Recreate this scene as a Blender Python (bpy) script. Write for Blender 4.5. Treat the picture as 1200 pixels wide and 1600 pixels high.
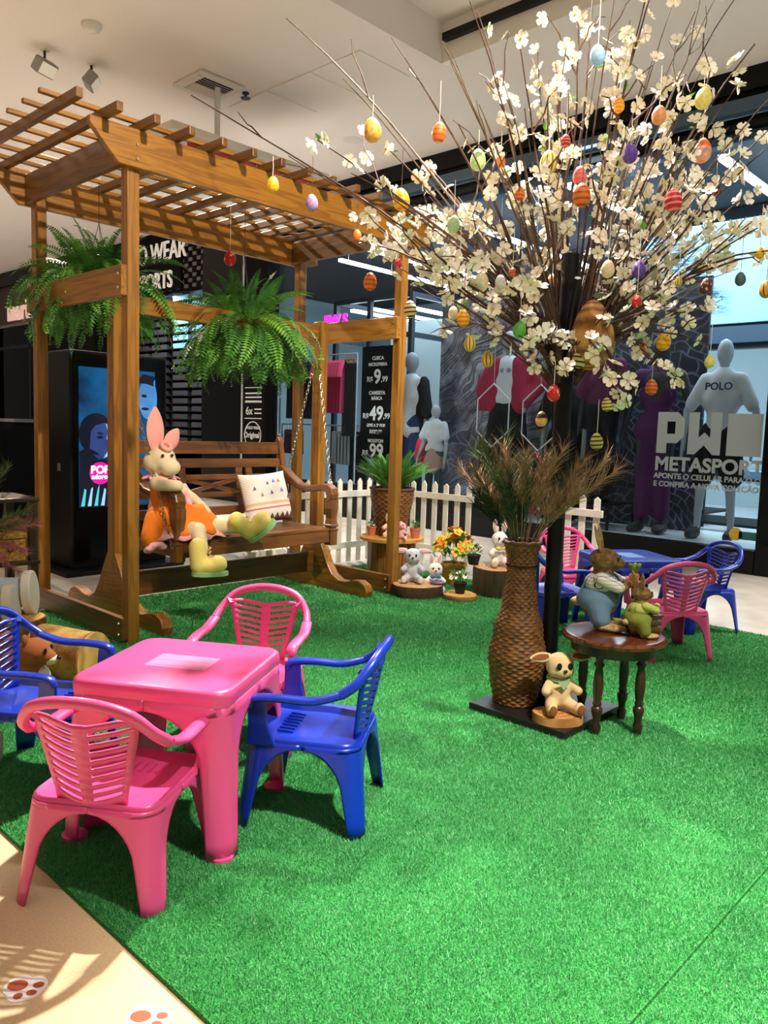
import bpy, bmesh, math, random
import numpy as np
from mathutils import Vector, Matrix, Euler

for o in list(bpy.data.objects):
    bpy.data.objects.remove(o, do_unlink=True)
scene = bpy.context.scene
COL = scene.collection
rnd = random.Random(11)

# ------------------------------------------------------------------ camera
FPX, PITCH, ROLL, YAW, EYE = 1231.33, 0.1028, 0.0324, 0.8161, 1.2
fwd = Vector((math.sin(YAW) * math.cos(PITCH), math.cos(YAW) * math.cos(PITCH), -math.sin(PITCH)))
rgt = Vector((math.cos(YAW), -math.sin(YAW), 0))
upv = rgt.cross(fwd)
r2 = rgt * math.cos(ROLL) + upv * math.sin(ROLL)
u2 = upv * math.cos(ROLL) - rgt * math.sin(ROLL)
cam_data = bpy.data.cameras.new('camera')
cam = bpy.data.objects.new('camera', cam_data)
COL.objects.link(cam)
cam.matrix_world = Matrix(((r2.x, u2.x, -fwd.x, 0), (r2.y, u2.y, -fwd.y, 0), (r2.z, u2.z, -fwd.z, EYE), (0, 0, 0, 1)))
cam_data.sensor_fit = 'VERTICAL'
cam_data.sensor_height = 36.0
cam_data.lens = 36.0 * FPX / 1600.0
cam_data.clip_start = 0.05
cam_data.clip_end = 200
scene.camera = cam

# ------------------------------------------------------------------ world, lights, exposure
scene.view_settings.view_transform = 'Standard'
scene.view_settings.look = 'None'
scene.view_settings.gamma = 1.0
scene.view_settings.use_curve_mapping = False
scene.view_settings.exposure = 0.0
world = bpy.data.worlds.new('hall_air')
scene.world = world
world.use_nodes = True
world.node_tree.nodes['Background'].inputs[0].default_value = (1.0, 0.93, 0.85, 1)
world.node_tree.nodes['Background'].inputs[1].default_value = 0.20

def spot(name, loc, target, watts, angle, blend, color, size):
    l = bpy.data.lights.new(name, 'SPOT')
    l.energy = watts; l.spot_size = math.radians(angle); l.spot_blend = blend
    l.color = color; l.shadow_soft_size = size
    o = bpy.data.objects.new(name, l); COL.objects.link(o)
    o.location = loc
    o.rotation_euler = (Vector(target) - Vector(loc)).to_track_quat('-Z', 'Y').to_euler()
    return o

def area(name, loc, target, watts, sx, sy, color):
    l = bpy.data.lights.new(name, 'AREA')
    l.shape = 'RECTANGLE'; l.size = sx; l.size_y = sy; l.energy = watts; l.color = color
    o = bpy.data.objects.new(name, l); COL.objects.link(o)
    o.location = loc
    o.rotation_euler = (Vector(target) - Vector(loc)).to_track_quat('-Z', 'Y').to_euler()
    return o

WARM = (1.0, 0.84, 0.62)
NEUT = (1.0, 0.94, 0.87)
COOL = (0.80, 0.92, 1.0)
# floodlights on the mall ceiling (the two seen at the top left, and their fellows behind the camera)
spot('flood_light_back', (3.3, 7.1, 4.2), (1.9, 2.0, 0.0), 1000, 64, 0.5, WARM, 0.05)
spot('flood_light_front', (2.0, 0.2, 4.3), (3.0, 4.3, 1.9), 900, 48, 0.6, WARM, 0.05)
spot('flood_light_tree', (1.2, -0.6, 4.3), (2.95, 1.9, 1.7), 190, 50, 0.6, NEUT, 0.05)
spot('flood_light_pool', (3.35, 2.6, 4.42), (1.65, 1.2, 0.0), 2600, 66, 0.9, NEUT, 0.06)
spot('flood_light_near', (1.5, -1.2, 4.6), (1.95, 0.75, 0.0), 3000, 36, 1.0, NEUT, 0.06)
spot('flood_light_nook', (3.8, 1.4, 4.4), (4.9, 3.8, 0.3), 800, 50, 0.7, NEUT, 0.05)
for (dx_, dy_) in ((-2.5, 2.0), (-2.5, 6.5), (0.0, 10.5), (4.6, 10.5), (5.9, 7.2), (6.4, 0.0), (2.0, -3.0), (3.5, 16.0)):  # added unseen spots: light the floor so its bounce brightens the ceiling
    spot('down_light', (dx_, dy_, 4.44), (dx_, dy_, 0.0), 1500, 70, 0.5, NEUT, 0.08)
# shop interior lighting
area('shop_light', (10.2, 5.0, 4.15), (10.2, 5.0, 0.0), 600, 4.5, 7.0, COOL)
spot('jeans_fill_spot', (5.2, 11.2, 4.4), (7.6, 12.2, 2.2), 700, 40, 0.5, NEUT, 0.06)  # added fill spot without a fixture, brightens the fronts of the jeans
area('jeans_light', (7.68, 12.3, 3.40), (7.72, 12.3, 0.0), 70, 0.12, 2.2, NEUT)  # added fill strip over the shelves so the jeans don't go black
area('shop_window_light', (8.2, 4.4, 4.1), (8.0, 4.4, 0.0), 75, 0.5, 3.6, COOL)

# ------------------------------------------------------------------ materials
def lin(c):
    return tuple(((v / 255.0) / 12.92 if v / 255.0 <= 0.04045 else (((v / 255.0) + 0.055) / 1.055) ** 2.4) for v in c)

def rgba(c):
    return (*lin(c), 1.0)

MATS = {}
def new_mat(name):
    m = bpy.data.materials.new(name)
    m.use_nodes = True
    nt = m.node_tree
    return m, nt, nt.nodes['Principled BSDF']

def mat(name, col, rough=0.5, metal=0.0, col2=None, nscale=20.0, bump=0.0, bscale=60.0, emit=0.0, coat=0.0, stretch=None, spec=None, ndetail=4.0, ramp=(0.35, 0.65), sheen=0.0, alpha=None, trans=0.0):
    if name in MATS:
        return MATS[name]
    m, nt, b = new_mat(name)
    b.inputs['Base Color'].default_value = rgba(col)
    b.inputs['Roughness'].default_value = rough
    b.inputs['Metallic'].default_value = metal
    if spec is not None: b.inputs['Specular IOR Level'].default_value = spec
    if coat: 
        b.inputs['Coat Weight'].default_value = coat
        b.inputs['Coat Roughness'].default_value = 0.08
    if sheen:
        b.inputs['Sheen Weight'].default_value = sheen
    if emit:
        b.inputs['Emission Color'].default_value = rgba(col)
        b.inputs['Emission Strength'].default_value = emit
    if alpha is not None:
        b.inputs['Alpha'].default_value = alpha
    if trans:
        b.inputs['Subsurface Weight'].default_value = 0.0
    if col2 is not None or bump:
        tc = nt.nodes.new('ShaderNodeTexCoord')
        mp = nt.nodes.new('ShaderNodeMapping')
        nt.links.new(tc.outputs['Object'], mp.inputs['Vector'])
        if stretch: mp.inputs['Scale'].default_value = stretch
    if col2 is not None:
        nz = nt.nodes.new('ShaderNodeTexNoise'); nz.inputs['Scale'].default_value = nscale; nz.inputs['Detail'].default_value = ndetail
        nt.links.new(mp.outputs['Vector'], nz.inputs['Vector'])
        cr = nt.nodes.new('ShaderNodeValToRGB')
        cr.color_ramp.elements[0].position = ramp[0]; cr.color_ramp.elements[1].position = ramp[1]
        cr.color_ramp.elements[0].color = rgba(col); cr.color_ramp.elements[1].color = rgba(col2)
        nt.links.new(nz.outputs['Fac'], cr.inputs['Fac'])
        nt.links.new(cr.outputs['Color'], b.inputs['Base Color'])
        if emit: nt.links.new(cr.outputs['Color'], b.inputs['Emission Color'])
    if bump:
        n2 = nt.nodes.new('ShaderNodeTexNoise'); n2.inputs['Scale'].default_value = bscale; n2.inputs['Detail'].default_value = 3
        nt.links.new(mp.outputs['Vector'], n2.inputs['Vector'])
        bp = nt.nodes.new('ShaderNodeBump'); bp.inputs['Strength'].default_value = bump; bp.inputs['Distance'].default_value = 0.01
        nt.links.new(n2.outputs['Fac'], bp.inputs['Height'])
        nt.links.new(bp.outputs['Normal'], b.inputs['Normal'])
    MATS[name] = m
    return m

def wood(name, c1, c2, axis, rough=0.4, scale=1.0, coat=0.15):
    """grain runs along the given axis of the piece"""
    key = name + '_' + 'xyz'[axis]
    if key in MATS: return MATS[key]
    m, nt, b = new_mat(key)
    tc = nt.nodes.new('ShaderNodeTexCoord'); mp = nt.nodes.new('ShaderNodeMapping')
    s = [9.0 * scale] * 3; s[axis] = 0.7 * scale
    mp.inputs['Scale'].default_value = s
    oi = nt.nodes.new('ShaderNodeObjectInfo')
    nt.links.new(tc.outputs['Object'], mp.inputs['Vector'])
    ad = nt.nodes.new('ShaderNodeVectorMath'); ad.operation = 'ADD'
    mu = nt.nodes.new('ShaderNodeMath'); mu.operation = 'MULTIPLY'; mu.inputs[1].default_value = 13.0
    nt.links.new(oi.outputs['Random'], mu.inputs[0])
    nt.links.new(mp.outputs['Vector'], ad.inputs[0]); nt.links.new(mu.outputs[0], ad.inputs[1])
    nz = nt.nodes.new('ShaderNodeTexNoise'); nz.inputs['Scale'].default_value = 2.2; nz.inputs['Detail'].default_value = 6; nz.inputs['Distortion'].default_value = 1.2
    nt.links.new(ad.outputs[0], nz.inputs['Vector'])
    wv = nt.nodes.new('ShaderNodeMath'); wv.operation = 'MULTIPLY'; wv.inputs[1].default_value = 20.0
    sn = nt.nodes.new('ShaderNodeMath'); sn.operation = 'SINE'
    nt.links.new(nz.outputs['Fac'], wv.inputs[0]); nt.links.new(wv.outputs[0], sn.inputs[0])
    mr = nt.nodes.new('ShaderNodeMapRange'); mr.inputs['From Min'].default_value = -1
    nt.links.new(sn.outputs[0], mr.inputs['Value'])
    cr = nt.nodes.new('ShaderNodeValToRGB')
    cr.color_ramp.elements[0].color = rgba(c1); cr.color_ramp.elements[1].color = rgba(c2)
    nt.links.new(mr.outputs[0], cr.inputs['Fac'])
    nt.links.new(cr.outputs['Color'], b.inputs['Base Color'])
    bp = nt.nodes.new('ShaderNodeBump'); bp.inputs['Strength'].default_value = 0.12; bp.inputs['Distance'].default_value = 0.004
    nt.links.new(nz.outputs['Fac'], bp.inputs['Height']); nt.links.new(bp.outputs['Normal'], b.inputs['Normal'])
    b.inputs['Roughness'].default_value = rough
    b.inputs['Coat Weight'].default_value = coat; b.inputs['Coat Roughness'].default_value = 0.25
    MATS[key] = m
    return m

def ring_wood(name, c1, c2, scale=60.0):
    """end grain: rings around the piece's own vertical axis"""
    if name in MATS: return MATS[name]
    m, nt, b = new_mat(name)
    tc = nt.nodes.new('ShaderNodeTexCoord')
    wv = nt.nodes.new('ShaderNodeTexWave'); wv.wave_type = 'RINGS'; wv.rings_direction = 'Z'
    wv.inputs['Scale'].default_value = scale / 6.0; wv.inputs['Distortion'].default_value = 2.0; wv.inputs['Detail Scale'].default_value = 2.0
    nt.links.new(tc.outputs['Object'], wv.inputs['Vector'])
    cr = nt.nodes.new('ShaderNodeValToRGB')
    cr.color_ramp.elements[0].color = rgba(c1); cr.color_ramp.elements[1].color = rgba(c2)
    nt.links.new(wv.outputs['Fac'], cr.inputs['Fac']); nt.links.new(cr.outputs['Color'], b.inputs['Base Color'])
    b.inputs['Roughness'].default_value = 0.65
    MATS[name] = m
    return m

def glass_mat(name, tint, gloss):
    if name in MATS: return MATS[name]
    m = bpy.data.materials.new(name); m.use_nodes = True
    nt = m.node_tree; nt.nodes.remove(nt.nodes['Principled BSDF'])
    out = nt.nodes['Material Output']
    tr = nt.nodes.new('ShaderNodeBsdfTransparent'); tr.inputs[0].default_value = (*tint, 1)
    gl = nt.nodes.new('ShaderNodeBsdfGlossy'); gl.inputs['Roughness'].default_value = 0.0
    lw = nt.nodes.new('ShaderNodeLayerWeight'); lw.inputs['Blend'].default_value = gloss
    mx = nt.nodes.new('ShaderNodeMixShader')
    nt.links.new(lw.outputs['Fresnel'], mx.inputs[0]); nt.links.new(tr.outputs[0], mx.inputs[1]); nt.links.new(gl.outputs[0], mx.inputs[2])
    nt.links.new(mx.outputs[0], out.inputs[0])
    MATS[name] = m
    return m

# ------------------------------------------------------------------ mesh builder
class MB:
    def __init__(self):
        self.v = []; self.f = []
    def add(self, verts, faces):
        n = len(self.v)
        self.v.extend([tuple(p) for p in verts])
        self.f.extend([tuple(i + n for i in fc) for fc in faces])
        return self
    def box(self, c, s, rot=None):
        x, y, z = s[0] / 2, s[1] / 2, s[2] / 2
        vs = [Vector(p) for p in ((-x, -y, -z), (x, -y, -z), (x, y, -z), (-x, y, -z), (-x, -y, z), (x, -y, z), (x, y, z), (-x, y, z))]
        if rot is not None: vs = [rot @ p for p in vs]
        return self.add([p + Vector(c) for p in vs], [(0, 3, 2, 1), (4, 5, 6, 7), (0, 1, 5, 4), (1, 2, 6, 5), (2, 3, 7, 6), (3, 0, 4, 7)])
    def bb(self, x0, x1, y0, y1, z0, z1):
        return self.box(((x0 + x1) / 2, (y0 + y1) / 2, (z0 + z1) / 2), (abs(x1 - x0), abs(y1 - y0), abs(z1 - z0)))
    def beam(self, p0, p1, w, h, up=(0, 0, 1)):
        p0, p1 = Vector(p0), Vector(p1); d = p1 - p0; L = d.length; d.normalize()
        u = Vector(up); s = d.cross(u)
        if s.length < 1e-5: s = d.cross(Vector((1, 0, 0)))
        s.normalize(); u = s.cross(d)
        rot = Matrix((s, d, u)).transposed()
        return self.box((p0 + p1) / 2, (w, L, h), rot)
    def tube(self, pts, rad, n=8, cap=True, squash=None):
        pts = [Vector(p) for p in pts]
        if not hasattr(rad, '__len__'): rad = [rad] * len(pts)
        rings = []; prev = None
        for i, p in enumerate(pts):
            t = (pts[min(i + 1, len(pts) - 1)] - pts[max(i - 1, 0)])
            if t.length < 1e-9: t = Vector((0, 0, 1))
            t.normalize()
            if prev is None:
                a = Vector((0, 0, 1)) if abs(t.z) < 0.9 else Vector((1, 0, 0))
                s = t.cross(a).normalized()
            else:
                s = prev - t * prev.dot(t)
                if s.length < 1e-6: s = t.cross(Vector((0, 0, 1)))
                s.normalize()
            prev = s; q = t.cross(s)
            k = squash or (1, 1)
            rings.append([p + (s * math.cos(2 * math.pi * j / n) * k[0] + q * math.sin(2 * math.pi * j / n) * k[1]) * rad[i] for j in range(n)])
        vs = [v for r in rings for v in r]; fs = []
        for i in range(len(rings) - 1):
            for j in range(n):
                k2 = (j + 1) % n
                fs.append((i * n + j, i * n + k2, (i + 1) * n + k2, (i + 1) * n + j))
        if cap:
            fs.append(tuple(reversed(range(n)))); fs.append(tuple((len(rings) - 1) * n + j for j in range(n)))
        return self.add(vs, fs)
    def lathe(self, prof, c=(0, 0, 0), n=24, ang=None):
        vs = []; fs = []
        for (r, z) in prof:
            for j in range(n):
                a = 2 * math.pi * j / n
                vs.append((c[0] + r * math.cos(a), c[1] + r * math.sin(a), c[2] + z))
        for i in range(len(prof) - 1):
            for j in range(n):
                k = (j + 1) % n
                fs.append((i * n + j, i * n + k, (i + 1) * n + k, (i + 1) * n + j))
        if prof[0][0] > 1e-6: fs.append(tuple(reversed(range(n))))
        if prof[-1][0] > 1e-6: fs.append(tuple((len(prof) - 1) * n + j for j in range(n)))
        return self.add(vs, fs)
    def ell(self, c, r, rot=None, nu=14, nv=9):
        if not hasattr(r, '__len__'): r = (r, r, r)
        vs = []; fs = []
        vs.append(Vector((0, 0, -r[2])))
        for i in range(1, nv):
            t = -math.pi / 2 + math.pi * i / nv
            for j in range(nu):
                a = 2 * math.pi * j / nu
                vs.append(Vector((r[0] * math.cos(t) * math.cos(a), r[1] * math.cos(t) * math.sin(a), r[2] * math.sin(t))))
        vs.append(Vector((0, 0, r[2])))
        for j in range(nu): fs.append((0, 1 + (j + 1) % nu, 1 + j))
        for i in range(nv - 2):
            for j in range(nu):
                k = (j + 1) % nu
                fs.append((1 + i * nu + j, 1 + i * nu + k, 1 + (i + 1) * nu + k, 1 + (i + 1) * nu + j))
        L = len(vs) - 1
        for j in range(nu): fs.append((L, 1 + (nv - 2) * nu + j, 1 + (nv - 2) * nu + (j + 1) % nu))
        if rot is not None: vs = [rot @ p for p in vs]
        return self.add([p + Vector(c) for p in vs], fs)
    def cap(self, p0, p1, r0, r1, n=12):
        """rounded limb"""
        self.tube([p0, p1], [r0, r1], n); self.ell(p0, r0, None, n, 8); self.ell(p1, r1, None, n, 8)
        return self
    def prism(self, poly, t, O, A, B):
        """polygon in the plane O + a*A + b*B, thickness t centred along A x B"""
        O, A, B = Vector(O), Vector(A), Vector(B); N = A.cross(B).normalized()
        n = len(poly)
        vs = [O + A * a + B * b - N * t / 2 for a, b in poly] + [O + A * a + B * b + N * t / 2 for a, b in poly]
        fs = [tuple(reversed(range(n))), tuple(range(n, 2 * n))] + [(i, (i + 1) % n, n + (i + 1) % n, n + i) for i in range(n)]
        return self.add(vs, fs)
    def mesh(self, name, m, smooth=None):
        me = bpy.data.meshes.new(name)
        me.from_pydata(self.v, [], self.f)
        me.materials.append(m)
        if smooth:
            me.polygons.foreach_set('use_smooth', [True] * len(me.polygons))
            me.set_sharp_from_angle(angle=math.radians(smooth))
        me.update()
        return me
    def build(self, name, m, parent=None, smooth=None, bevel=0.0, world=False, remesh=0.0, solid=0.0, loc=None):
        if world and parent is not None:
            off = Vector((0, 0, 0)); p = parent
            while p is not None:
                off += p.location; p = p.parent
            self.v = [tuple(Vector(q) - off) for q in self.v]
        o = bpy.data.objects.new(name, self.mesh(name, m, smooth))
        COL.objects.link(o)
        if parent is not None: o.parent = parent
        if loc is not None: o.location = loc
        if solid:
            s = o.modifiers.new('thickness', 'SOLIDIFY'); s.thickness = solid; s.offset = 0
        if remesh:
            r = o.modifiers.new('merge', 'REMESH'); r.mode = 'VOXEL'; r.voxel_size = remesh; r.use_smooth_shade = True
            s = o.modifiers.new('soften', 'SMOOTH'); s.iterations = 4; s.factor = 0.5
        if bevel:
            b = o.modifiers.new('edges', 'BEVEL'); b.width = bevel; b.segments = 2; b.limit_method = 'ANGLE'; b.angle_limit = math.radians(40)
        return o

def tag(o, label, cat, group=None, kind=None):
    if label: o['label'] = label
    if cat: o['category'] = cat
    if group: o['group'] = group
    if kind: o['kind'] = kind
    return o

def thing(name, label, cat, loc=(0, 0, 0), rz=0.0, group=None):
    o = bpy.data.objects.new(name, None)
    o.empty_display_size = 0.1
    COL.objects.link(o)
    o.location = loc; o.rotation_euler = (0, 0, rz)
    return tag(o, label, cat, group)

def struct(o):
    o['kind'] = 'structure'
    return o

def copy_tree(o, parent=None):
    c = o.copy(); COL.objects.link(c); c.parent = parent
    for ch in list(o.children): copy_tree(ch, c)
    return c

def inst(name, me, parent, loc=(0, 0, 0), rot=None, scale=1.0, mtx=None):
    o = bpy.data.objects.new(name, me); COL.objects.link(o)
    if parent is not None: o.parent = parent
    if mtx is not None: o.matrix_local = mtx
    else:
        o.location = loc
        if rot is not None: o.rotation_euler = rot
        o.scale = (scale,) * 3 if not hasattr(scale, '__len__') else scale
    return o

def text(name, body, size, m, O, A, B, parent=None, extrude=0.004, bold=0.0, align='LEFT', xs=1.0):
    """flat lettering turned into a mesh; A = reading direction, B = up"""
    cu = bpy.data.curves.new(name, 'FONT')
    cu.body = body; cu.size = size; cu.extrude = extrude; cu.offset = bold; cu.align_x = align
    t = bpy.data.objects.new(name, cu); COL.objects.link(t)
    bpy.context.view_layer.update()
    dg = bpy.context.evaluated_depsgraph_get()
    me = bpy.data.meshes.new_from_object(t.evaluated_get(dg))
    bpy.data.objects.remove(t, do_unlink=True)
    A = Vector(A).normalized(); B = Vector(B).normalized(); N = A.cross(B)
    O = Vector(O)
    if parent is not None:
        p = parent
        while p is not None:
            O = O - p.location; p = p.parent
    me.transform(Matrix(((A.x * xs, B.x, N.x, O.x), (A.y * xs, B.y, N.y, O.y), (A.z * xs, B.z, N.z, O.z), (0, 0, 0, 1))))
    me.materials.clear(); me.materials.append(m)
    o = bpy.data.objects.new(name, me); COL.objects.link(o)
    if parent is not None: o.parent = parent
    return o

def R(d): return math.radians(d)

# ================================================================== THE SETTING
m_floor = mat('terrazzo_floor', (206, 180, 140), 0.28, col2=(222, 198, 160), nscale=160, ndetail=2, ramp=(0.3, 0.7))
m_ceil = mat('ceiling_paint', (240, 232, 226), 0.9)
m_black = mat('black_metal', (8, 9, 11), 0.45, spec=.25)
m_blackgloss = mat('black_gloss', (5, 6, 8), 0.15, spec=.2)
m_mattblack = mat('matt_black', (8, 8, 9), 0.85, spec=.15)
m_white = mat('white_plain', (235, 235, 232), 0.6)
m_steel = mat('slate_steel', (70, 92, 112), 0.35, metal=0.3)
m_dsteel = mat('dark_steel', (38, 48, 58), 0.4, metal=0.3)
m_shopfloor = mat('shop_floor_tile', (222, 232, 236), 0.15)
m_shopwall = mat('shop_wall_paint', (176, 198, 204), 0.8)
m_shopceil = mat('shop_ceiling_paint', (34, 38, 44), 0.8)
m_led = mat('led_tube', (240, 248, 255), 0.5, emit=9.0)
m_lamp = mat('lamp_glow', (255, 246, 228), 0.5, emit=12.0)
m_glass = glass_mat('shop_glass', (0.90, 0.94, 0.96), 0.12)

fl = MB().bb(-5, 1.6, -5, 26, -0.1, 0.0).build('floor', m_floor); struct(fl); fl['label'] = 'beige terrazzo mall floor'
fl = MB().bb(1.6, 7.5, -5, 26, -0.1, 0.0).build('floor_marble', mat('marble_floor', (202, 192, 178), 0.14, col2=(222, 214, 204), nscale=3, ndetail=8)); struct(fl); fl['label'] = 'polished pale marble mall floor'
# ceiling with a raised tray on the camera's side
cg = MB()
cg.bb(-5, 7.5, 4.93, 26, 4.5, 4.6).bb(5.78, 7.5, -5, 4.93, 4.5, 4.6)
cg.build('ceiling', m_ceil)
struct(bpy.data.objects['ceiling'])
ct = MB().bb(-5, 5.78, 4.75, 4.93, 4.44, 4.85).bb(5.6, 5.78, -5, 4.75, 4.44, 4.85)
struct(ct.build('trim_1', m_ceil, bevel=0.004))
struct(MB().bb(-5, 5.6, -5, 4.75, 4.78, 4.85).build('ceiling_tray', m_ceil))
struct(MB().bb(5.54, 5.598, -5, 4.70, 4.60, 4.66).build('trim_2', m_black))
# access panels in the ceiling
for i, (y0, y1) in enumerate(((5.22, 5.85), (5.88, 6.50), (6.53, 7.15))):
    p = struct(MB().bb(5.05, 5.72, y0, y1, 4.488, 4.502).build('ceiling_panel', m_ceil, bevel=0.003))

# --- shop front
struct(MB().bb(7.46, 7.66, -2.0, 11.0, 4.30, 4.52).build('wall_header', m_blackgloss))
struct(MB().bb(7.40, 7.50, -2.0, 11.0, 4.10, 4.22).build('trim_3', m_steel, bevel=0.01))
struct(MB().bb(7.52, 7.60, -2.0, 11.0, 4.22, 4.32).build('trim_4', m_black))
struct(MB().bb(7.60, 7.72, -2.0, 11.0, 3.92, 4.00).build('trim_5', m_steel, bevel=0.01))
struct(MB().bb(7.52, 7.60, -2.0, 11.0, 4.00, 4.10).build('trim_6', m_blackgloss))
struct(MB().bb(7.46, 7.80, 0.5, 2.395, 0.0, 4.30).build('wall_pillar', m_blackgloss, bevel=0.008))
struct(MB().bb(7.46, 7.60, 2.40, 9.45, 0.0, 0.22).build('trim_7', m_black, bevel=0.005))
struct(MB().bb(7.46, 7.60, 4.95, 9.45, 0.22, 0.46).build('trim_8', m_blackgloss, bevel=0.005))
for i, (y0, y1) in enumerate(((2.40, 4.94), (4.96, 7.05), (7.07, 9.45))):
    w = MB().bb(7.545, 7.555, y0, y1, 0.22 if i == 0 else 0.46, 3.98).build('window_%d' % (i + 1), m_glass)
    struct(w)
# --- shop interior
struct(MB().bb(7.6, 15.0, -2, 15, -0.1, 0.02).build('floor_shop', m_shopfloor))
struct(MB().bb(7.6, 8.75, 2.40, 9.4, 0.02, 0.22).build('floor_display', m_shopfloor, bevel=0.005))
struct(MB().bb(15.0, 15.1, -2, 15, 0, 4.4).build('wall_shop_back', m_shopwall))
struct(MB().bb(7.6, 15.0, 14.9, 15, 0, 4.4).build('wall_shop_left', m_shopwall))
struct(MB().bb(7.6, 15.0, -2.1, -2, 0, 4.4).build('wall_shop_right', m_shopwall))
struct(MB().bb(7.66, 15.1, -2.1, 15, 4.32, 4.45).build('ceiling_shop', m_shopceil))
struct(MB().bb(9.6, 9.7, 6.7, 9.0, 0, 2.95).build('wall_shop_middle', m_shopwall))
for i, (y, x0, x1) in enumerate(((1.6, 8.0, 14), (3.25, 8.2, 14), (4.9, 7.95, 14), (6.85, 7.85, 14), (9.0, 8.4, 14), (9.95, 9.3, 14))):
    t = tag(MB().bb(x0, x1, y - 0.035, y + 0.035, 4.0, 4.05).build('led_strip', m_led), 'white linear LED strip hung from the dark shop ceiling', 'light', 'linear shop lights')
    h = thing('strip_hanger', 'thin white cords holding an LED strip below the shop ceiling', 'cord', ((x0 + x1) / 2, y, 4.05), group='strip hangers')
    for k in range(5):
        xx = x0 + 0.2 + k * (x1 - x0 - 0.4) / 4 - (x0 + x1) / 2
        MB().tube([(xx, 0, 0), (xx, 0, 0.27)], 0.004, 5).build('cord', m_white, h)
# dark steel gondola frame inside the shop
gf = thing('steel_gondola', 'dark steel frame with shelf lights standing inside the shop', 'frame', (9.6, 8.4, 0.02))
m_teal = mat('teal_light_panel', (90, 215, 175), 0.6, emit=0.7)
for (x, y) in ((-0.9, -0.65), (-0.9, 0.2), (-0.9, 0.95), (1.0, -0.65), (1.0, 0.95)):
    MB().bb(x - .035, x + .035, y - .035, y + .035, 0, 3.15).build('post', m_dsteel, gf)
for z in (2.55, 3.12):
    MB().bb(-0.93, -0.87, -0.65, 0.95, z, z + .07).build('rail', m_dsteel, gf)
    MB().bb(-0.93, 1.03, -0.68, -0.62, z, z + .07).build('rail', m_dsteel, gf)
    MB().bb(-0.93, 1.03, 0.92, 0.98, z, z + .07).build('rail', m_dsteel, gf)
for y in (-0.3, 0.3, 0.7):
    MB().bb(-0.8, 0.9, y - .04, y + .04, 3.02, 3.06).build('shelf_light', m_led, gf)
m_magenta = mat('magenta_neon', (255, 40, 190), 0.5, emit=2.2)
text('neon_word', 'PW.S', 0.24, m_magenta, (8.62, 9.55, 2.82), (0, -1, 0), (0, 0, 1), gf, extrude=0.01, bold=0.008)
# wall mural, pale blue
def mural_mat():
    m, nt, b = new_mat('pale_blue_mural')
    tc = nt.nodes.new('ShaderNodeTexCoord'); mp = nt.nodes.new('ShaderNodeMapping')
    mp.inputs['Rotation'].default_value = (0.6, 0, 0); mp.inputs['Scale'].default_value = (1, 3, 14)
    nz = nt.nodes.new('ShaderNodeTexNoise'); nz.inputs['Scale'].default_value = 2.6; nz.inputs['Detail'].default_value = 5; nz.inputs['Distortion'].default_value = 1.5
    cr = nt.nodes.new('ShaderNodeValToRGB')
    cr.color_ramp.elements[0].position = 0.46; cr.color_ramp.elements[1].position = 0.56
    cr.color_ramp.elements[0].color = rgba((26, 60, 88)); cr.color_ramp.elements[1].color = rgba((138, 186, 204))
    n2 = nt.nodes.new('ShaderNodeTexNoise'); n2.inputs['Scale'].default_value = 0.9
    c2 = nt.nodes.new('ShaderNodeValToRGB'); c2.color_ramp.elements[0].position = 0.46; c2.color_ramp.elements[1].position = 0.54
    mx = nt.nodes.new('ShaderNodeMix'); mx.data_type = 'RGBA'; mx.inputs[7].default_value = rgba((150, 196, 212))
    nt.links.new(tc.outputs['Object'], mp.inputs[0]); nt.links.new(mp.outputs[0], nz.inputs['Vector']); nt.links.new(nz.outputs['Fac'], cr.inputs[0])
    nt.links.new(tc.outputs['Object'], n2.inputs['Vector']); nt.links.new(n2.outputs['Fac'], c2.inputs[0])
    nt.links.new(c2.outputs[0], mx.inputs[0]); nt.links.new(cr.outputs[0], mx.inputs[6])
    nt.links.new(mx.outputs[2], b.inputs['Base Color']); nt.links.new(mx.outputs[2], b.inputs['Emission Color'])
    b.inputs['Emission Strength'].default_value = 0.12
    return m
mu = MB().bb(-0.03, 0.03, -3.0, 3.6, 0, 1.35).build('light_box', mural_mat(), loc=(11.0, 2.2, 2.78))
tag(mu, 'backlit pale blue picture of grass high on the shop wall', 'light box')
struct(MB().bb(11.04, 11.2, -2, 5.9, 2.45, 4.3).build('wall_shop_bulkhead', m_dsteel))
struct(MB().bb(10.96, 11.2, -2, 5.9, 2.52, 2.74).build('trim_9', m_steel))
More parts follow.
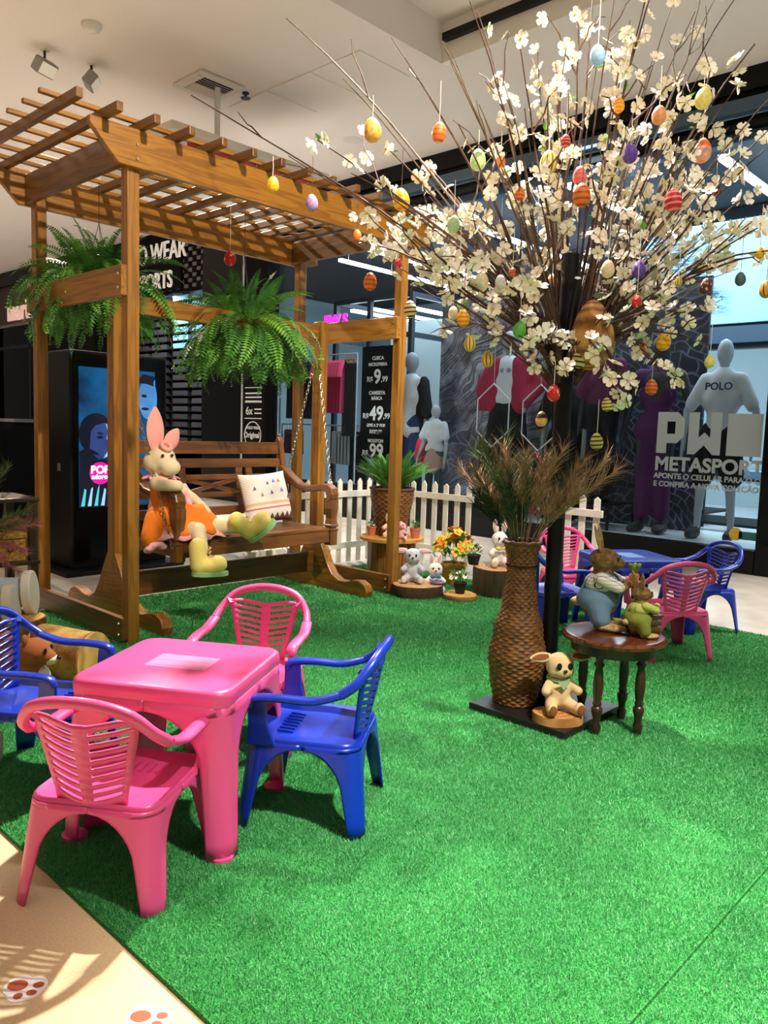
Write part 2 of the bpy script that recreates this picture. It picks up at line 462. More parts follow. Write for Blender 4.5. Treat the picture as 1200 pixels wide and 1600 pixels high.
# photo panels behind the display
def photo_mat(name, c0, c1, rot, sc, bwid):
    m, nt, b = new_mat(name)
    tc = nt.nodes.new('ShaderNodeTexCoord'); mp = nt.nodes.new('ShaderNodeMapping')
    mp.inputs['Rotation'].default_value = (rot, 0, 0); mp.inputs['Scale'].default_value = (0, 1, 1)
    sp = nt.nodes.new('ShaderNodeSeparateXYZ'); cb = nt.nodes.new('ShaderNodeCombineXYZ')
    nt.links.new(tc.outputs['Object'], mp.inputs[0]); nt.links.new(mp.outputs[0], sp.inputs[0])
    nt.links.new(sp.outputs['Y'], cb.inputs['X']); nt.links.new(sp.outputs['Z'], cb.inputs['Y'])
    nd = nt.nodes.new('ShaderNodeTexNoise'); nd.inputs['Scale'].default_value = 1.3; nt.links.new(tc.outputs['Object'], nd.inputs['Vector'])
    va = nt.nodes.new('ShaderNodeVectorMath'); va.operation = 'MULTIPLY_ADD'; va.inputs[1].default_value = (.8, .8, .8); nt.links.new(nd.outputs['Color'], va.inputs[0]); nt.links.new(cb.outputs[0], va.inputs[2])
    bk = nt.nodes.new('ShaderNodeTexBrick'); bk.inputs['Scale'].default_value = sc; bk.inputs['Mortar Size'].default_value = 0.05; bk.inputs['Mortar Smooth'].default_value = 0.6
    bk.inputs['Color1'].default_value = rgba(c0); bk.inputs['Color2'].default_value = rgba(tuple(int(v * 1.9) for v in c0)); bk.inputs['Mortar'].default_value = rgba(c1)
    bk.inputs['Brick Width'].default_value = bwid; bk.inputs['Row Height'].default_value = 0.4; bk.inputs['Bias'].default_value = -.3
    nt.links.new(va.outputs[0], bk.inputs['Vector'])
    nz = nt.nodes.new('ShaderNodeTexNoise'); nz.inputs['Scale'].default_value = 3.0; nz.inputs['Detail'].default_value = 6
    nt.links.new(tc.outputs['Object'], nz.inputs['Vector'])
    cr = nt.nodes.new('ShaderNodeValToRGB'); cr.color_ramp.elements[0].position = 0.4; cr.color_ramp.elements[1].position = 0.62
    cr.color_ramp.elements[0].color = (0.5, 0.5, 0.53, 1); cr.color_ramp.elements[1].color = (1.8, 1.8, 1.85, 1)
    nt.links.new(nz.outputs['Fac'], cr.inputs[0])
    mx = nt.nodes.new('ShaderNodeMix'); mx.data_type = 'RGBA'; mx.blend_type = 'MULTIPLY'; mx.inputs[0].default_value = 1
    nt.links.new(bk.outputs['Color'], mx.inputs[6]); nt.links.new(cr.outputs[0], mx.inputs[7]); nt.links.new(mx.outputs[2], b.inputs['Base Color'])
    b.inputs['Roughness'].default_value = 0.6
    return m
pp = MB().bb(-.02, .02, -1.0, 0.98, 0, 2.75).build('photo_panel', photo_mat('photo_grey', (84, 84, 90), (150, 150, 156), 0.7, 9.0, 3.5), loc=(8.45, 5.98, 0.22))
tag(pp, 'grey printed photo panel behind the burgundy cardigan mannequin', 'panel')
pp2 = MB().bb(-.02, .02, -0.78, 0.80, 0, 2.7).build('photo_panel', photo_mat('photo_dark', (30, 31, 38), (92, 96, 108), -0.45, 4.0, .55), loc=(8.45, 4.12, 0.22))
tag(pp2, 'dark printed photo panel of city blocks behind the purple jumpsuit', 'panel')
# hexagon wire frames hung in the window
m_wire = mat('white_wire', (215, 220, 225), 0.4)
for (y, z, lab) in ((5.5, 1.42, 'white hexagon wire frame hanging before black trousers of cardigan mannequin'), (4.86, 1.40, 'white hexagon wire frame hanging in front of black jacket')):
    h = thing('hexagon_frame', lab, 'frame', (7.66, y, z), group='hexagon window frames')
    pts = [(0, 0.26 * math.sin(R(60 * k)), 0.37 * math.cos(R(60 * k))) for k in range(6)]
    for k in range(6): MB().tube([pts[k], pts[(k + 1) % 6]], 0.008, 6).build('bar', m_wire, h)
    MB().tube([(0, 0, 0.37), (0, 0, 2.5 - 0.0)], 0.0025, 4).build('cord', m_wire, h)
# lettering on the glass
m_film = mat('white_window_film', (158, 172, 178), 0.7)
LX = 7.54
wl = thing('window_lettering', 'white lettering on the window beside the white t-shirt mannequin', 'lettering', (LX, 2.9, 0.75))
AY, BZ = (0, -1, 0), (0, 0, 1)
MB().prism([(0, 0), (.10, 0), (.10, .10), (.20, .10), (.27, .17), (.27, .33), (.20, .40), (0, .40)], .004, (LX, 3.42, 1.07), AY, BZ).build('letter_P', m_film, wl, world=True)
MB().prism([(.10, .19), (.18, .19), (.18, .31), (.10, .31)], .007, (LX, 3.42, 1.07), AY, BZ).build('letter_opening', m_mattblack, wl, world=True)
MB().prism([(0, 0), (.07, 0), (.155, .09), (.24, 0), (.31, 0), (.31, .40), (.21, .40), (.21, .16), (.155, .21), (.10, .16), (.10, .40), (0, .40)], .004, (LX, 3.11, 1.07), AY, BZ).build('letter_W', m_film, wl, world=True)
MB().prism([(0, 0), (.31, 0), (.31, .39), (0, .39)], .004, (LX, 2.745, 1.07), AY, BZ).build('blank_square', m_film, wl, world=True)
text('letters', 'METASPORT', 0.185, m_film, (LX - .003, 3.425, 0.905), AY, BZ, wl, 0.002, 0.006)
text('letters', 'APONTE O CELULAR PARA O QR CODE', 0.072, m_film, (LX - .003, 3.425, 0.825), AY, BZ, wl, 0.002, 0.002, xs=0.98)
text('letters', 'E CONFIRA A NOVA COLEÇÃO', 0.072, m_film, (LX - .003, 3.425, 0.745), AY, BZ, wl, 0.002, 0.002, xs=0.98)
st = thing('window_sticker', 'round yellow sticker with green strip low on the shop window', 'sticker', (LX, 2.6, .35))
MB().lathe([(0.06, 0), (0.06, .003)], n=20).build('badge', mat('sticker_yellow', (230, 190, 60), .6), st).matrix_local = Matrix.Rotation(R(-90), 4, 'Y')
MB().bb(-.003, 0, -.24, -.03, -.045, .03).build('strip', mat('sticker_green', (30, 120, 110), .6), st)
bpy.context.view_layer.update()

# --- shop front to the left: poster column, jeans wall, shop sign
struct(MB().bb(7.40, 7.62, 9.45, 10.02, 0.0, 4.3).build('wall_poster_column', m_mattblack))
struct(MB().bb(7.44, 7.66, 10.04, 11.2, 0.0, 4.3).build('wall_black_column', m_blackgloss))
struct(MB().bb(7.38, 7.42, 10.02, 10.04, 0.0, 4.3).build('trim_10', mat('pale_trim', (210, 210, 214), .4)))
m_txt = mat('white_print', (225, 225, 225), 0.6)
pc = thing('shop_poster', 'black poster with white print and round seal on the shop column', 'poster', (7.398, 9.75, 0.9))
MB().bb(-.004, .0, -.27, .26, -.05, 1.9).build('sheet', m_mattblack, pc)
text('print', '6x', 0.17, m_txt, (7.390, 9.93, 1.38), AY, BZ, pc, .001, .002)
for k in range(5):
    MB().bb(-.006, -.004, -.20, (-.03 if k < 2 else .20), .49 + k * .06 + (.06 if k > 1 else 0), .51 + k * .06 + (.06 if k > 1 else 0)).build('print_line', m_txt, pc)
for z in (.415, .66, .88):
    MB().bb(-.006, -.004, -.21, .21, z, z + .012).build('rule', m_txt, pc)
MB().tube([(-.006, .2 * math.cos(2 * math.pi * k / 32), .17 + .2 * math.sin(2 * math.pi * k / 32)) for k in range(33)], .008, 5).build('seal_ring', m_txt, pc)
text('print', 'Original', 0.12, m_txt, (7.390, 9.97, 1.03), AY, BZ, pc, .001, .003)
text('print', 'POLO WEAR', 0.06, m_txt, (7.390, 9.91, 1.16), AY, BZ, pc, .001, .002)
# jeans wall
struct(MB().bb(8.05, 8.15, 11.2, 13.9, 0.0, 3.5).build('wall_jeans', m_mattblack))
jr = thing('jeans_shelf', 'black shelving that holds folded jeans beside the black column', 'shelf', (7.8, 12.2, 0.0))
for k in range(20):
    z = 0.75 + k * 0.135
    MB().bb(-.22, .25, -.98, 1.6, z - .012, z).build('shelf_board', m_black, jr)
for y in (-.98, .13, 1.6):
    MB().bb(-.22, .25, y - .012, y + .012, 0, 3.45).build('side_panel', m_black, jr)
jm = [mat('denim_light', (110, 168, 212), .85), mat('denim_dark', (34, 38, 48), .85), mat('denim_charcoal', (46, 50, 58), .85), mat('denim_wine', (86, 34, 44), .85)]
jme = []
for m_ in jm:
    b = MB(); b.box((0, 0, .05), (.40, .50, .055)).box((-.01, 0, .092), (.38, .48, .026)); 
    jme.append(b.mesh('folded_jeans', m_))
for k in range(20):
    z = 0.75 + k * 0.135
    for c in range(4):
        y = 12.2 - .72 + c * .62
        kind = 0 if (k >= 13 and c < 2) else (3 if (k, c) == (9, 0) else (1 if (k + c) % 3 else 2))
        o = inst('folded_jeans', jme[kind], None, (7.79, y + (0.06 if c > 1 else 0), z - .021 + .0))
        tag(o, ['light blue folded jeans on the upper jeans shelves', 'dark navy folded jeans on the jeans shelves', 'charcoal folded jeans on the jeans shelves', 'wine red folded jeans on the jeans shelves'][kind], 'jeans', 'folded jeans kind %d' % kind)
struct(MB().bb(7.50, 7.56, 11.2, 14.6, 3.42, 4.5).build('wall_sign', m_mattblack))
m_tileA = mat('silver_tile', (120, 118, 118), .35, metal=.5); 
wsg = bpy.data.objects['wall_sign']
tme = MB().box((0, 0, 0), (.02, .105, .055)).mesh('tile', m_tileA)
for i in range(13):
    for j in range(9):
        if (i + j) % 2 == 0 and 3.42 + .06 + j * .085 < 4.3:
            inst('tile', tme, wsg, (7.492, 11.26 + i * .125, 3.50 + j * .085))
sg = thing('shop_sign', 'white raised shop letters on dark sign above the jeans wall', 'sign', (7.47, 12.6, 3.6))
MB().bb(-.03, .02, -.75, 1.6, -.12, .78).build('board', m_mattblack, sg)
m_sgn = mat('sign_letter_white', (226, 218, 206), .5, emit=0.4)
text('letters', 'POLO WEAR', 0.46, m_sgn, (7.43, 13.95, 3.98), AY, BZ, sg, .015, .0, xs=0.86)
text('letters', 'SPORTS', 0.40, m_sgn, (7.43, 13.28, 3.52), AY, BZ, sg, .015, .004, xs=0.86)
# --- neighbouring shop further left
struct(MB().bb(7.35, 7.6, 14.6, 24, 4.2, 4.5).build('wall_neighbour_header', m_black))
struct(MB().bb(7.45, 7.6, 16.2, 20.2, 3.35, 4.2).build('wall_neighbour_fascia', mat('brown_fascia', (70, 54, 44), .5)))
struct(MB().bb(7.3, 7.6, 14.6, 16.2, 0, 4.2).build('wall_neighbour_pier', m_mattblack))
struct(MB().bb(7.3, 7.6, 19.9, 20.15, 0, 4.4).build('trim_11', m_dsteel))
struct(MB().bb(7.3, 7.6, 20.15, 24, 0, 4.4).build('wall_neighbour_pink', mat('pale_pink_paint', (226, 200, 196), .7)))
struct(MB().bb(7.45, 7.5, 16.2, 19.9, 0, 1.15).build('wall_neighbour_low', m_mattblack))
struct(MB().bb(7.47, 7.475, 16.2, 19.9, 1.15, 3.3).build('window_4', m_glass))
struct(MB().bb(7.44, 7.48, 16.25, 19.9, 2.78, 2.86).build('trim_12', m_black))
struct(MB().bb(7.44, 7.48, 17.9, 17.96, 1.15, 3.35).build('trim_13', m_black))
struct(MB().bb(7.6, 9.5, 14.6, 20.7, -0.1, 0).build('floor_neighbour', m_floor))
struct(MB().bb(7.6, 9.5, 20.6, 20.7, 0, 3.6).build('wall_neighbour_end', mat('taupe_paint', (150, 136, 120), .8)))
struct(MB().bb(9.4, 9.5, 14.6, 22, 0, 4.2).build('wall_neighbour_back', mat('taupe_paint', (150, 136, 120), .8)))
struct(MB().bb(7.6, 9.5, 14.6, 22, 3.6, 3.7).build('ceiling_neighbour', mat('cream_paint', (210, 196, 176), .8)))
for (x, y) in ((8.2, 18.8), (8.5, 17.2), (8.9, 19.2)):
    tag(MB().lathe([(.09, 0), (.09, .03)], n=16).build('downlight', m_lamp, loc=(x, y, 3.565)), 'small round downlight in the neighbouring shop ceiling', 'light', 'neighbour shop downlights')
area('neighbour_light', (8.4, 18.2, 3.5), (8.4, 18.2, 0), 130, 1.5, 3, NEUT)
ns = thing('neighbour_sign', 'pale pink lettering with heart over the neighbouring shop window', 'sign', (7.42, 19.2, 3.4))
m_pinks = mat('pale_pink_letters', (246, 206, 190), .5, emit=0.45)
text('letters', 'maria', 0.62, m_pinks, (7.40, 19.0, 3.42), AY, BZ, ns, .02, .01)
hp = [(0.28 * (math.sin(t) ** 3), 0.02 * (13 * math.cos(t) - 5 * math.cos(2 * t) - 2 * math.cos(3 * t) - math.cos(4 * t))) for t in [2 * math.pi * k / 28 for k in range(29)]]
MB().tube([(-.03, 17.55 - 19.2 - a * .8, .46 + b * 1.5) for a, b in hp], .03, 6).build('heart', mat('rose_letters', (230, 130, 120), .5, emit=.6), ns)

# --- turf
def turf_mat():
    m, nt, b = new_mat('artificial_turf')
    tc = nt.nodes.new('ShaderNodeTexCoord')
    nz = nt.nodes.new('ShaderNodeTexNoise'); nz.inputs['Scale'].default_value = 220; nz.inputs['Detail'].default_value = 3
    n2 = nt.nodes.new('ShaderNodeTexNoise'); n2.inputs['Scale'].default_value = 3.0; n2.inputs['Detail'].default_value = 3
    nt.links.new(tc.outputs['Object'], nz.inputs['Vector']); nt.links.new(tc.outputs['Object'], n2.inputs['Vector'])
    cr = nt.nodes.new('ShaderNodeValToRGB'); cr.color_ramp.elements[0].position = .36; cr.color_ramp.elements[1].position = .68
    cr.color_ramp.elements[0].color = rgba((10, 92, 34)); cr.color_ramp.elements[1].color = rgba((70, 176, 84))
    nt.links.new(nz.outputs['Fac'], cr.inputs[0])
    c2 = nt.nodes.new('ShaderNodeValToRGB'); c2.color_ramp.elements[0].color = (.8, .86, .8, 1); c2.color_ramp.elements[1].color = (1.1, 1.06, 1.05, 1)
    nt.links.new(n2.outputs['Fac'], c2.inputs[0])
    mx = nt.nodes.new('ShaderNodeMix'); mx.data_type = 'RGBA'; mx.blend_type = 'MULTIPLY'; mx.inputs[0].default_value = 1
    nt.links.new(cr.outputs[0], mx.inputs[6]); nt.links.new(c2.outputs[0], mx.inputs[7]); nt.links.new(mx.outputs[2], b.inputs['Base Color'])
    bp = nt.nodes.new('ShaderNodeBump'); bp.inputs['Strength'].default_value = .9; bp.inputs['Distance'].default_value = .012
    nt.links.new(nz.outputs['Fac'], bp.inputs['Height']); nt.links.new(bp.outputs['Normal'], b.inputs['Normal'])
    b.inputs['Roughness'].default_value = .7; b.inputs['Specular IOR Level'].default_value = .2
    return m
def blade_mat():
    m, nt, b = new_mat('turf_blades')
    at = nt.nodes.new('ShaderNodeAttribute'); at.attribute_name = 'tone'
    cr = nt.nodes.new('ShaderNodeValToRGB')
    cr.color_ramp.elements[0].color = rgba((20, 116, 56)); cr.color_ramp.elements[1].color = rgba((186, 228, 176))
    e = cr.color_ramp.elements.new(.5); e.color = rgba((76, 166, 94)); e = cr.color_ramp.elements.new(.93); e.color = rgba((126, 204, 138))
    nt.links.new(at.outputs['Fac'], cr.inputs[0]); nt.links.new(cr.outputs[0], b.inputs['Base Color'])
    b.inputs['Roughness'].default_value = .45; b.inputs['Specular IOR Level'].default_value = .45
    return m
m_turf = turf_mat(); m_blade = blade_mat()
TZ = 0.012
rng = np.random.default_rng(4)
def turf(label, x0, x1, y0, y1, bands):
    o = MB().bb(0, x1 - x0, 0, y1 - y0, 0.001, TZ).build('turf_mat', m_turf, loc=(x0, y0, 0))
    tag(o, label, 'artificial turf', 'turf mats')
    P = []
    for (bx0, bx1, by0, by1, dens, ln, wd) in bands:
        bx0, bx1, by0, by1 = max(bx0, x0 + .004), min(bx1, x1 - .004), max(by0, y0 + .004), min(by1, y1 - .004)
        if bx1 <= bx0 or by1 <= by0: continue
        n = int((bx1 - bx0) * (by1 - by0) * dens)
        px = rng.uniform(bx0, bx1, n) - x0; py = rng.uniform(by0, by1, n) - y0
        P.append(np.stack([px, py, np.full(n, ln), np.full(n, wd)], 1))
    P = np.concatenate(P); n = len(P)
    a = rng.uniform(0, 2 * np.pi, n); lean = rng.uniform(.2, 1.25, n); ln = P[:, 2] * rng.uniform(.6, 1.25, n)
    a2 = rng.uniform(0, 2 * np.pi, n)
    dx, dy = np.cos(a2) * P[:, 3], np.sin(a2) * P[:, 3]
    v = np.zeros((n, 3, 3), np.float32)
    v[:, 0] = np.stack([P[:, 0] - dx, P[:, 1] - dy, np.full(n, TZ - .002)], 1)
    v[:, 1] = np.stack([P[:, 0] + dx, P[:, 1] + dy, np.full(n, TZ - .002)], 1)
    v[:, 2] = np.stack([P[:, 0] + np.cos(a) * np.sin(lean) * ln, P[:, 1] + np.sin(a) * np.sin(lean) * ln, TZ + np.cos(lean) * ln], 1)
    me = bpy.data.meshes.new('grass_blades')
    me.vertices.add(n * 3); me.vertices.foreach_set('co', v.reshape(-1))
    me.loops.add(n * 3); me.loops.foreach_set('vertex_index', np.arange(n * 3, dtype=np.int32))
    me.polygons.add(n); me.polygons.foreach_set('loop_start', np.arange(0, n * 3, 3, dtype=np.int32)); me.polygons.foreach_set('loop_total', np.full(n, 3, np.int32))
    at = me.attributes.new('tone', 'FLOAT', 'POINT')
    at.data.foreach_set('value', np.repeat(rng.beta(2, 2, n), 3).astype(np.float32))
    me.update(); me.validate()
    me.materials.append(m_blade)
    g = bpy.data.objects.new('grass_blades', me); COL.objects.link(g); g.parent = o; g['kind'] = 'stuff'
BANDS = [(0.85, 2.3, 0.0, 2.2, 120000, .012, .0010), (2.3, 3.1, 0.2, 2.3, 60000, .013, .0013), (0.85, 3.1, 2.2, 3.6, 55000, .013, .0013), (3.1, 5.2, 0.2, 3.6, 28000, .015, .0018), (1.2, 5.2, 3.6, 5.0, 20000, .016, .0024)]
turf('green artificial turf strip under the pink table, along the beige floor', 0.85, 3.066, 0.635, 4.86, BANDS)
turf('green artificial turf strip under the flowering tree and the blue table', 3.072, 5.13, 0.635, 4.86, BANDS)
turf('green artificial turf strip at the lower right corner, past a seam', 0.85, 5.13, -1.2, 0.629, BANDS)

# paw stickers on the beige floor
m_paww = mat('sticker_white', (245, 240, 245), .5); m_pawr = mat('sticker_brown', (176, 82, 44), .5)
for (x, y, lab) in ((0.635, 1.60, 'white and rust paw sticker on the beige floor, left one'), (0.775, 1.34, 'white and rust paw sticker on the beige floor at the turf corner')):
    p = thing('paw_sticker', lab, 'sticker', (x, y, 0.0005), R(-45), 'paw stickers'); p.scale = (.78, .78, 1)
    pads = [(-.02, .005, .027, .021), (.035, .008, .015, .012), (.028, -.022, .014, .011), (-.002, -.036, .012, .012)]
    b = MB()
    out = []
    for i in range(40):
        a = 2 * math.pi * i / 40; d = Vector((math.cos(a), math.sin(a)))
        r = max(c[0] * d.x + c[1] * d.y + (max(c[2], c[3]) + .010) for c in pads)
        out.append((d.x * r * .98, d.y * r * .98))
    b.prism(out, .0006, (0, 0, .0004), (1, 0, 0), (0, 1, 0)).build('backing', m_paww, p)
    for c in pads:
        MB().prism([(c[0] + c[2] * math.cos(2 * math.pi * k / 20), c[1] + c[3] * math.sin(2 * math.pi * k / 20)) for k in range(20)], .0006, (0, 0, .0011), (1, 0, 0), (0, 1, 0)).build('pad', m_pawr, p)

# --- ceiling fittings
v = thing('air_vent', 'square white air vent with slats in the ceiling', 'vent', (4.62, 6.87, 4.5))
m_vent = mat('vent_white', (228, 222, 214), .5)
MB().bb(-.17, .17, -.17, .17, -.03, -.002).build('duct', m_mattblack, v)
for (a, b_, c, d) in ((-.25, .25, -.25, -.17), (-.25, .25, .17, .25), (-.25, -.17, -.17, .17), (.17, .25, -.17, .17)):
    MB().bb(a, b_, c, d, -.035, -.005).build('frame', m_vent, v, bevel=.006)
for k in range(8):
    MB().box((0, -.145 + k * .041, -.035), (.34, .028, .004), Matrix.Rotation(R(40 if k < 4 else -40), 3, 'X')).build('slat', m_vent, v)
tag(MB().lathe([(0.0, -.06), (.03, -.06), (.07, -.045), (.085, -.015), (.085, 0)], n=28).build('smoke_detector', m_vent, loc=(3.31, 6.65, 4.5), smooth=50), 'round white smoke detector near the floodlights', 'detector')
tag(MB().lathe([(0.0, -.012), (.10, -.012), (.115, 0)], n=28).build('ceiling_speaker', m_vent, loc=(6.51, 6.81, 4.5), smooth=30), 'flat round ceiling speaker above the pergola', 'speaker')
sp = thing('sprinkler', 'small dark sprinkler head on the ceiling beside the vent', 'sprinkler', (4.96, 6.74, 4.5))
MB().lathe([(.035, 0), (.035, -.012), (.012, -.014), (.012, -.05)], n=14).build('stem', m_dsteel, sp)
MB().lathe([(.05, -.05), (.05, -.054)], n=14).build('deflector', m_dsteel, sp)
for (x, y, rz, lab) in ((3.25, 7.42, 200, 'white floodlight on the ceiling, further left'), (3.66, 7.36, 235, 'grey floodlight on the ceiling, nearer the vent')):
    f = thing('floodlight', lab, 'floodlight', (x, y, 4.5), R(rz), 'ceiling floodlights')
    MB().tube([(0, 0, 0), (0, 0, -.09)], .012, 8).build('stem', m_dsteel, f)
    MB().box((0, 0, -.006), (.06, .06, .012)).build('mount', m_vent, f)
    rot = Matrix.Rotation(R(-38), 3, 'X')
    MB().box((0, 0, -.15), (.20, .10, .13), rot).build('housing', mat('floodlight_grey', (150, 146, 140), .5), f, bevel=.015)
    MB().box(Vector((0, 0, -.15)) + rot @ Vector((0, .053, 0)), (.17, .006, .10), rot).build('lens', mat('floodlight_lens', (240, 232, 215), .3, emit=.25), f)
# hanging white box sign
hb = thing('hanging_sign_box', 'white boxed sign with red band hanging from a ceiling pole', 'sign', (4.72, 6.9, 3.35))
MB().bb(-.85, .85, -.62, .7, 0, .42).build('box', m_white, hb, bevel=.01)
MB().bb(-.92, .92, -.69, .76, .36, .44).build('cornice', mat('cornice_cream', (226, 214, 198), .7), hb, bevel=.015)
m_red = mat('sign_red', (196, 30, 44), .5)
MB().bb(-.72, .82, -.626, -.619, .26, .32).build('red_band', m_red, hb)
for k in range(6):
    x = -.4 + k * .2
    MB().prism([(0, 0), (.035, 0), (.065, .14), (.095, 0), (.13, 0), (.085, .2), (.045, .2)], .008, (x, -.623, .03), (1, 0, 0), (0, 0, 1)).build('red_mark', m_red, hb)
MB().tube([(-.05, -.1, .44), (-.05, -.1, 1.15)], .028, 12).build('pole', m_vent, hb)

# --- black counter and digital totem behind the pergola
k = thing('counter', 'black counter with brown plinth behind the digital totem', 'counter', (2.3, 7.6, 0))
MB().bb(-1.6, 1.2, -.25, .4, .30, 1.17).build('body', m_mattblack, k)
MB().bb(-1.6, 1.2, -.22, .38, 0, .30).build('plinth', mat('brown_plinth', (130, 88, 66), .5), k)
MB().bb(-1.62, 1.22, -.27, .42, 1.17, 1.20).build('top', mat('grey_laminate', (120, 120, 124), .4), k)

kt = thing('digital_totem', 'tall black digital totem with glowing blue screen', 'totem', (3.2, 6.17, 0))
MB().bb(-.53, .50, -.36, .36, 0, .035).build('base_plate', m_black, kt, bevel=.006)
MB().bb(-.42, .42, -.20, .20, .035, 1.745).build('body', m_black, kt, bevel=.012)
MB().bb(-.422, -.40, -.19, .19, .06, 1.72).build('side_trim', mat('totem_side', (18, 20, 23), .5, spec=.25), kt)
MB().bb(-.425, -.421, -.03, .02, .80, .86).build('lock_plate', mat('lock_grey', (120, 120, 116), .4), kt)
MB().bb(-.395, .395, -.206, -.198, .10, 1.72).build('front_glass', m_blackgloss, kt)
def screen_mat():
    m, nt, b = new_mat('screen_blue')
    tc = nt.nodes.new('ShaderNodeTexCoord')
    nz = nt.nodes.new('ShaderNodeTexNoise'); nz.inputs['Scale'].default_value = 3.4; nz.inputs['Detail'].default_value = 5
    nt.links.new(tc.outputs['Object'], nz.inputs['Vector'])
    cr = nt.nodes.new('ShaderNodeValToRGB')
    cr.color_ramp.elements[0].position = .3; cr.color_ramp.elements[1].position = .75
    cr.color_ramp.elements[0].color = rgba((4, 22, 48)); cr.color_ramp.elements[1].color = rgba((16, 108, 170))
    nt.links.new(nz.outputs['Fac'], cr.inputs[0])
    nt.links.new(cr.outputs[0], b.inputs['Emission Color']); b.inputs['Emission Strength'].default_value = .9
    b.inputs['Base Color'].default_value = (0, 0, 0, 1); b.inputs['Roughness'].default_value = .2
    return m
sc = MB().bb(-.355, .30, -.212, -.207, .52, 1.62).build('screen', screen_mat(), kt)
def glow(name, c, e=0.9): return mat(name, c, .4, emit=e)
SY = -.2135
def flat(poly, m_, nm, d=0.0):
    MB().prism([(a, b) for a, b in poly], .001, (0, SY - d, 0), (1, 0, 0), (0, 0, 1)).build(nm, m_, sc)
def ellp(cx, cz, rx, rz, n=22, rot=0): return [(cx + rx * math.cos(t) * math.cos(rot) - rz * math.sin(t) * math.sin(rot), cz + rx * math.cos(t) * math.sin(rot) + rz * math.sin(t) * math.cos(rot)) for t in [2 * math.pi * i / n for i in range(n)]]
m_s_dark = glow('screen_navy', (5, 12, 34)); m_s_face = glow('screen_violet', (44, 66, 128), .8); m_s_lite = glow('screen_pale', (138, 184, 222), .9)
flat(ellp(-.215, 1.10, .145, .165), m_s_dark, 'picture_hair')
flat([(-.355, .96), (-.30, .99), (-.20, .90), (-.10, .90), (-.03, .52), (-.355, .52)], m_s_dark, 'picture_coat', .001)
flat([(-.26, 1.12), (-.22, 1.17), (-.14, 1.19), (-.075, 1.16), (-.06, 1.08), (-.075, 1.0), (-.12, .925), (-.16, .905), (-.20, .95), (-.27, .985)], m_s_face, 'picture_face', .001)
flat([(-.135, 1.185), (-.075, 1.155), (-.058, 1.08), (-.075, 1.0), (-.12, .925), (-.155, .91), (-.125, .96), (-.118, 1.0), (-.13, 1.06), (-.12, 1.12)], m_s_lite, 'picture_cheek_light', .002)
for (x, z, w) in ((-.185, 1.075, .026), (-.095, 1.07, .016)):
    flat(ellp(x, z, w, .011), m_s_dark, 'picture_eye', .003)
    flat([(x - w, z + .03), (x + w, z + .022), (x + w, z + .03), (x - .3 * w, z + .042)], m_s_dark, 'picture_brow', .003)
flat([(-.14, 1.06), (-.125, 1.06), (-.115, 1.01), (-.145, 1.005)], glow('screen_shadow', (44, 56, 120), .8), 'picture_nose', .003)
flat(ellp(-.15, .968, .03, .009), glow('screen_lip', (70, 60, 120), .8), 'picture_mouth', .003)
m_s_teal = glow('screen_teal', (70, 190, 205), .8)
for k in range(6):
    x = -.345 + k * .055
    flat([(x, .53), (x + .03, .53), (x + .045, .66 + .02 * (k % 3)), (x + .03, .67)], m_s_teal if k % 2 == 0 else m_s_lite, 'picture_fold', .002)
flat(ellp(.235, 1.40, .085, .17), glow('screen_second_face', (70, 128, 196), .8), 'picture_second_face', .001)
flat([(.13, 1.52), (.19, 1.60), (.30, 1.58), (.30, 1.50), (.22, 1.52)], m_s_dark, 'picture_second_hair', .002)
flat([(.262, 1.28), (.30, 1.25), (.30, 1.56), (.285, 1.54), (.295, 1.42)], glow('screen_sky', (40, 140, 220), .9), 'picture_sky', .003)
flat(ellp(.20, 1.42, .025, .012), m_s_dark, 'picture_eye', .003); flat(ellp(.21, 1.315, .035, .012), m_s_dark, 'picture_mouth', .003)
flat(ellp(-.185, .79, .088, .088, 32), glow('screen_pink', (240, 10, 150), 1.0), 'pink_badge', .003)
text('badge_print', 'POP', .085, glow('screen_white', (255, 255, 255), 1.0), (3.2 - .265, 6.17 + SY - .0055, .79), (1, 0, 0), (0, 0, 1), sc, .0005, .003)
text('badge_print', 'adoro', .055, glow('screen_white', (255, 255, 255), 1.0), (3.2 - .258, 6.17 + SY - .0055, .745), (1, 0, 0), (0, 0, 1), sc, .0005, .002)
for k in range(3): flat([(-.075, .83 - .035 * k), (-.05, .83 - .035 * k), (-.05, .85 - .035 * k), (-.075, .85 - .035 * k)], m_s_lite, 'print_mark', .003)

# ================================================================== PERGOLA WITH SWING
HC1, HC2 = (158, 108, 34), (126, 82, 24)
DC1, DC2 = (118, 78, 34), (96, 60, 26)
def hw(ax): return wood('honey_wood', HC1, HC2, ax)
def dw(ax): return wood('walnut_wood', DC1, DC2, ax)
PX0, PX1, PY0, PY1 = 2.13, 4.22, 3.87, 4.97
pg = thing('pergola', 'honey brown wooden pergola with lattice roof over the swing bench', 'pergola', (3.17, 4.42, 0))
for (x, y) in ((PX0, PY0), (PX1, PY0), (PX0, PY1), (PX1, PY1)):
    MB().bb(x - .034, x + .034, y - .034, y + .034, .012, 2.665).build('post', hw(2), pg, bevel=.005, world=True)
for y in (PY0 - .053, PY1 + .053):
    MB().prism([(1.88, 2.675), (1.88, 2.64), (2.03, 2.487), (4.28, 2.487), (4.43, 2.53), (4.43, 2.675)], .036, (0, y, 0), (1, 0, 0), (0, 0, 1)).build('long_beam', hw(0), pg, bevel=.004, world=True)
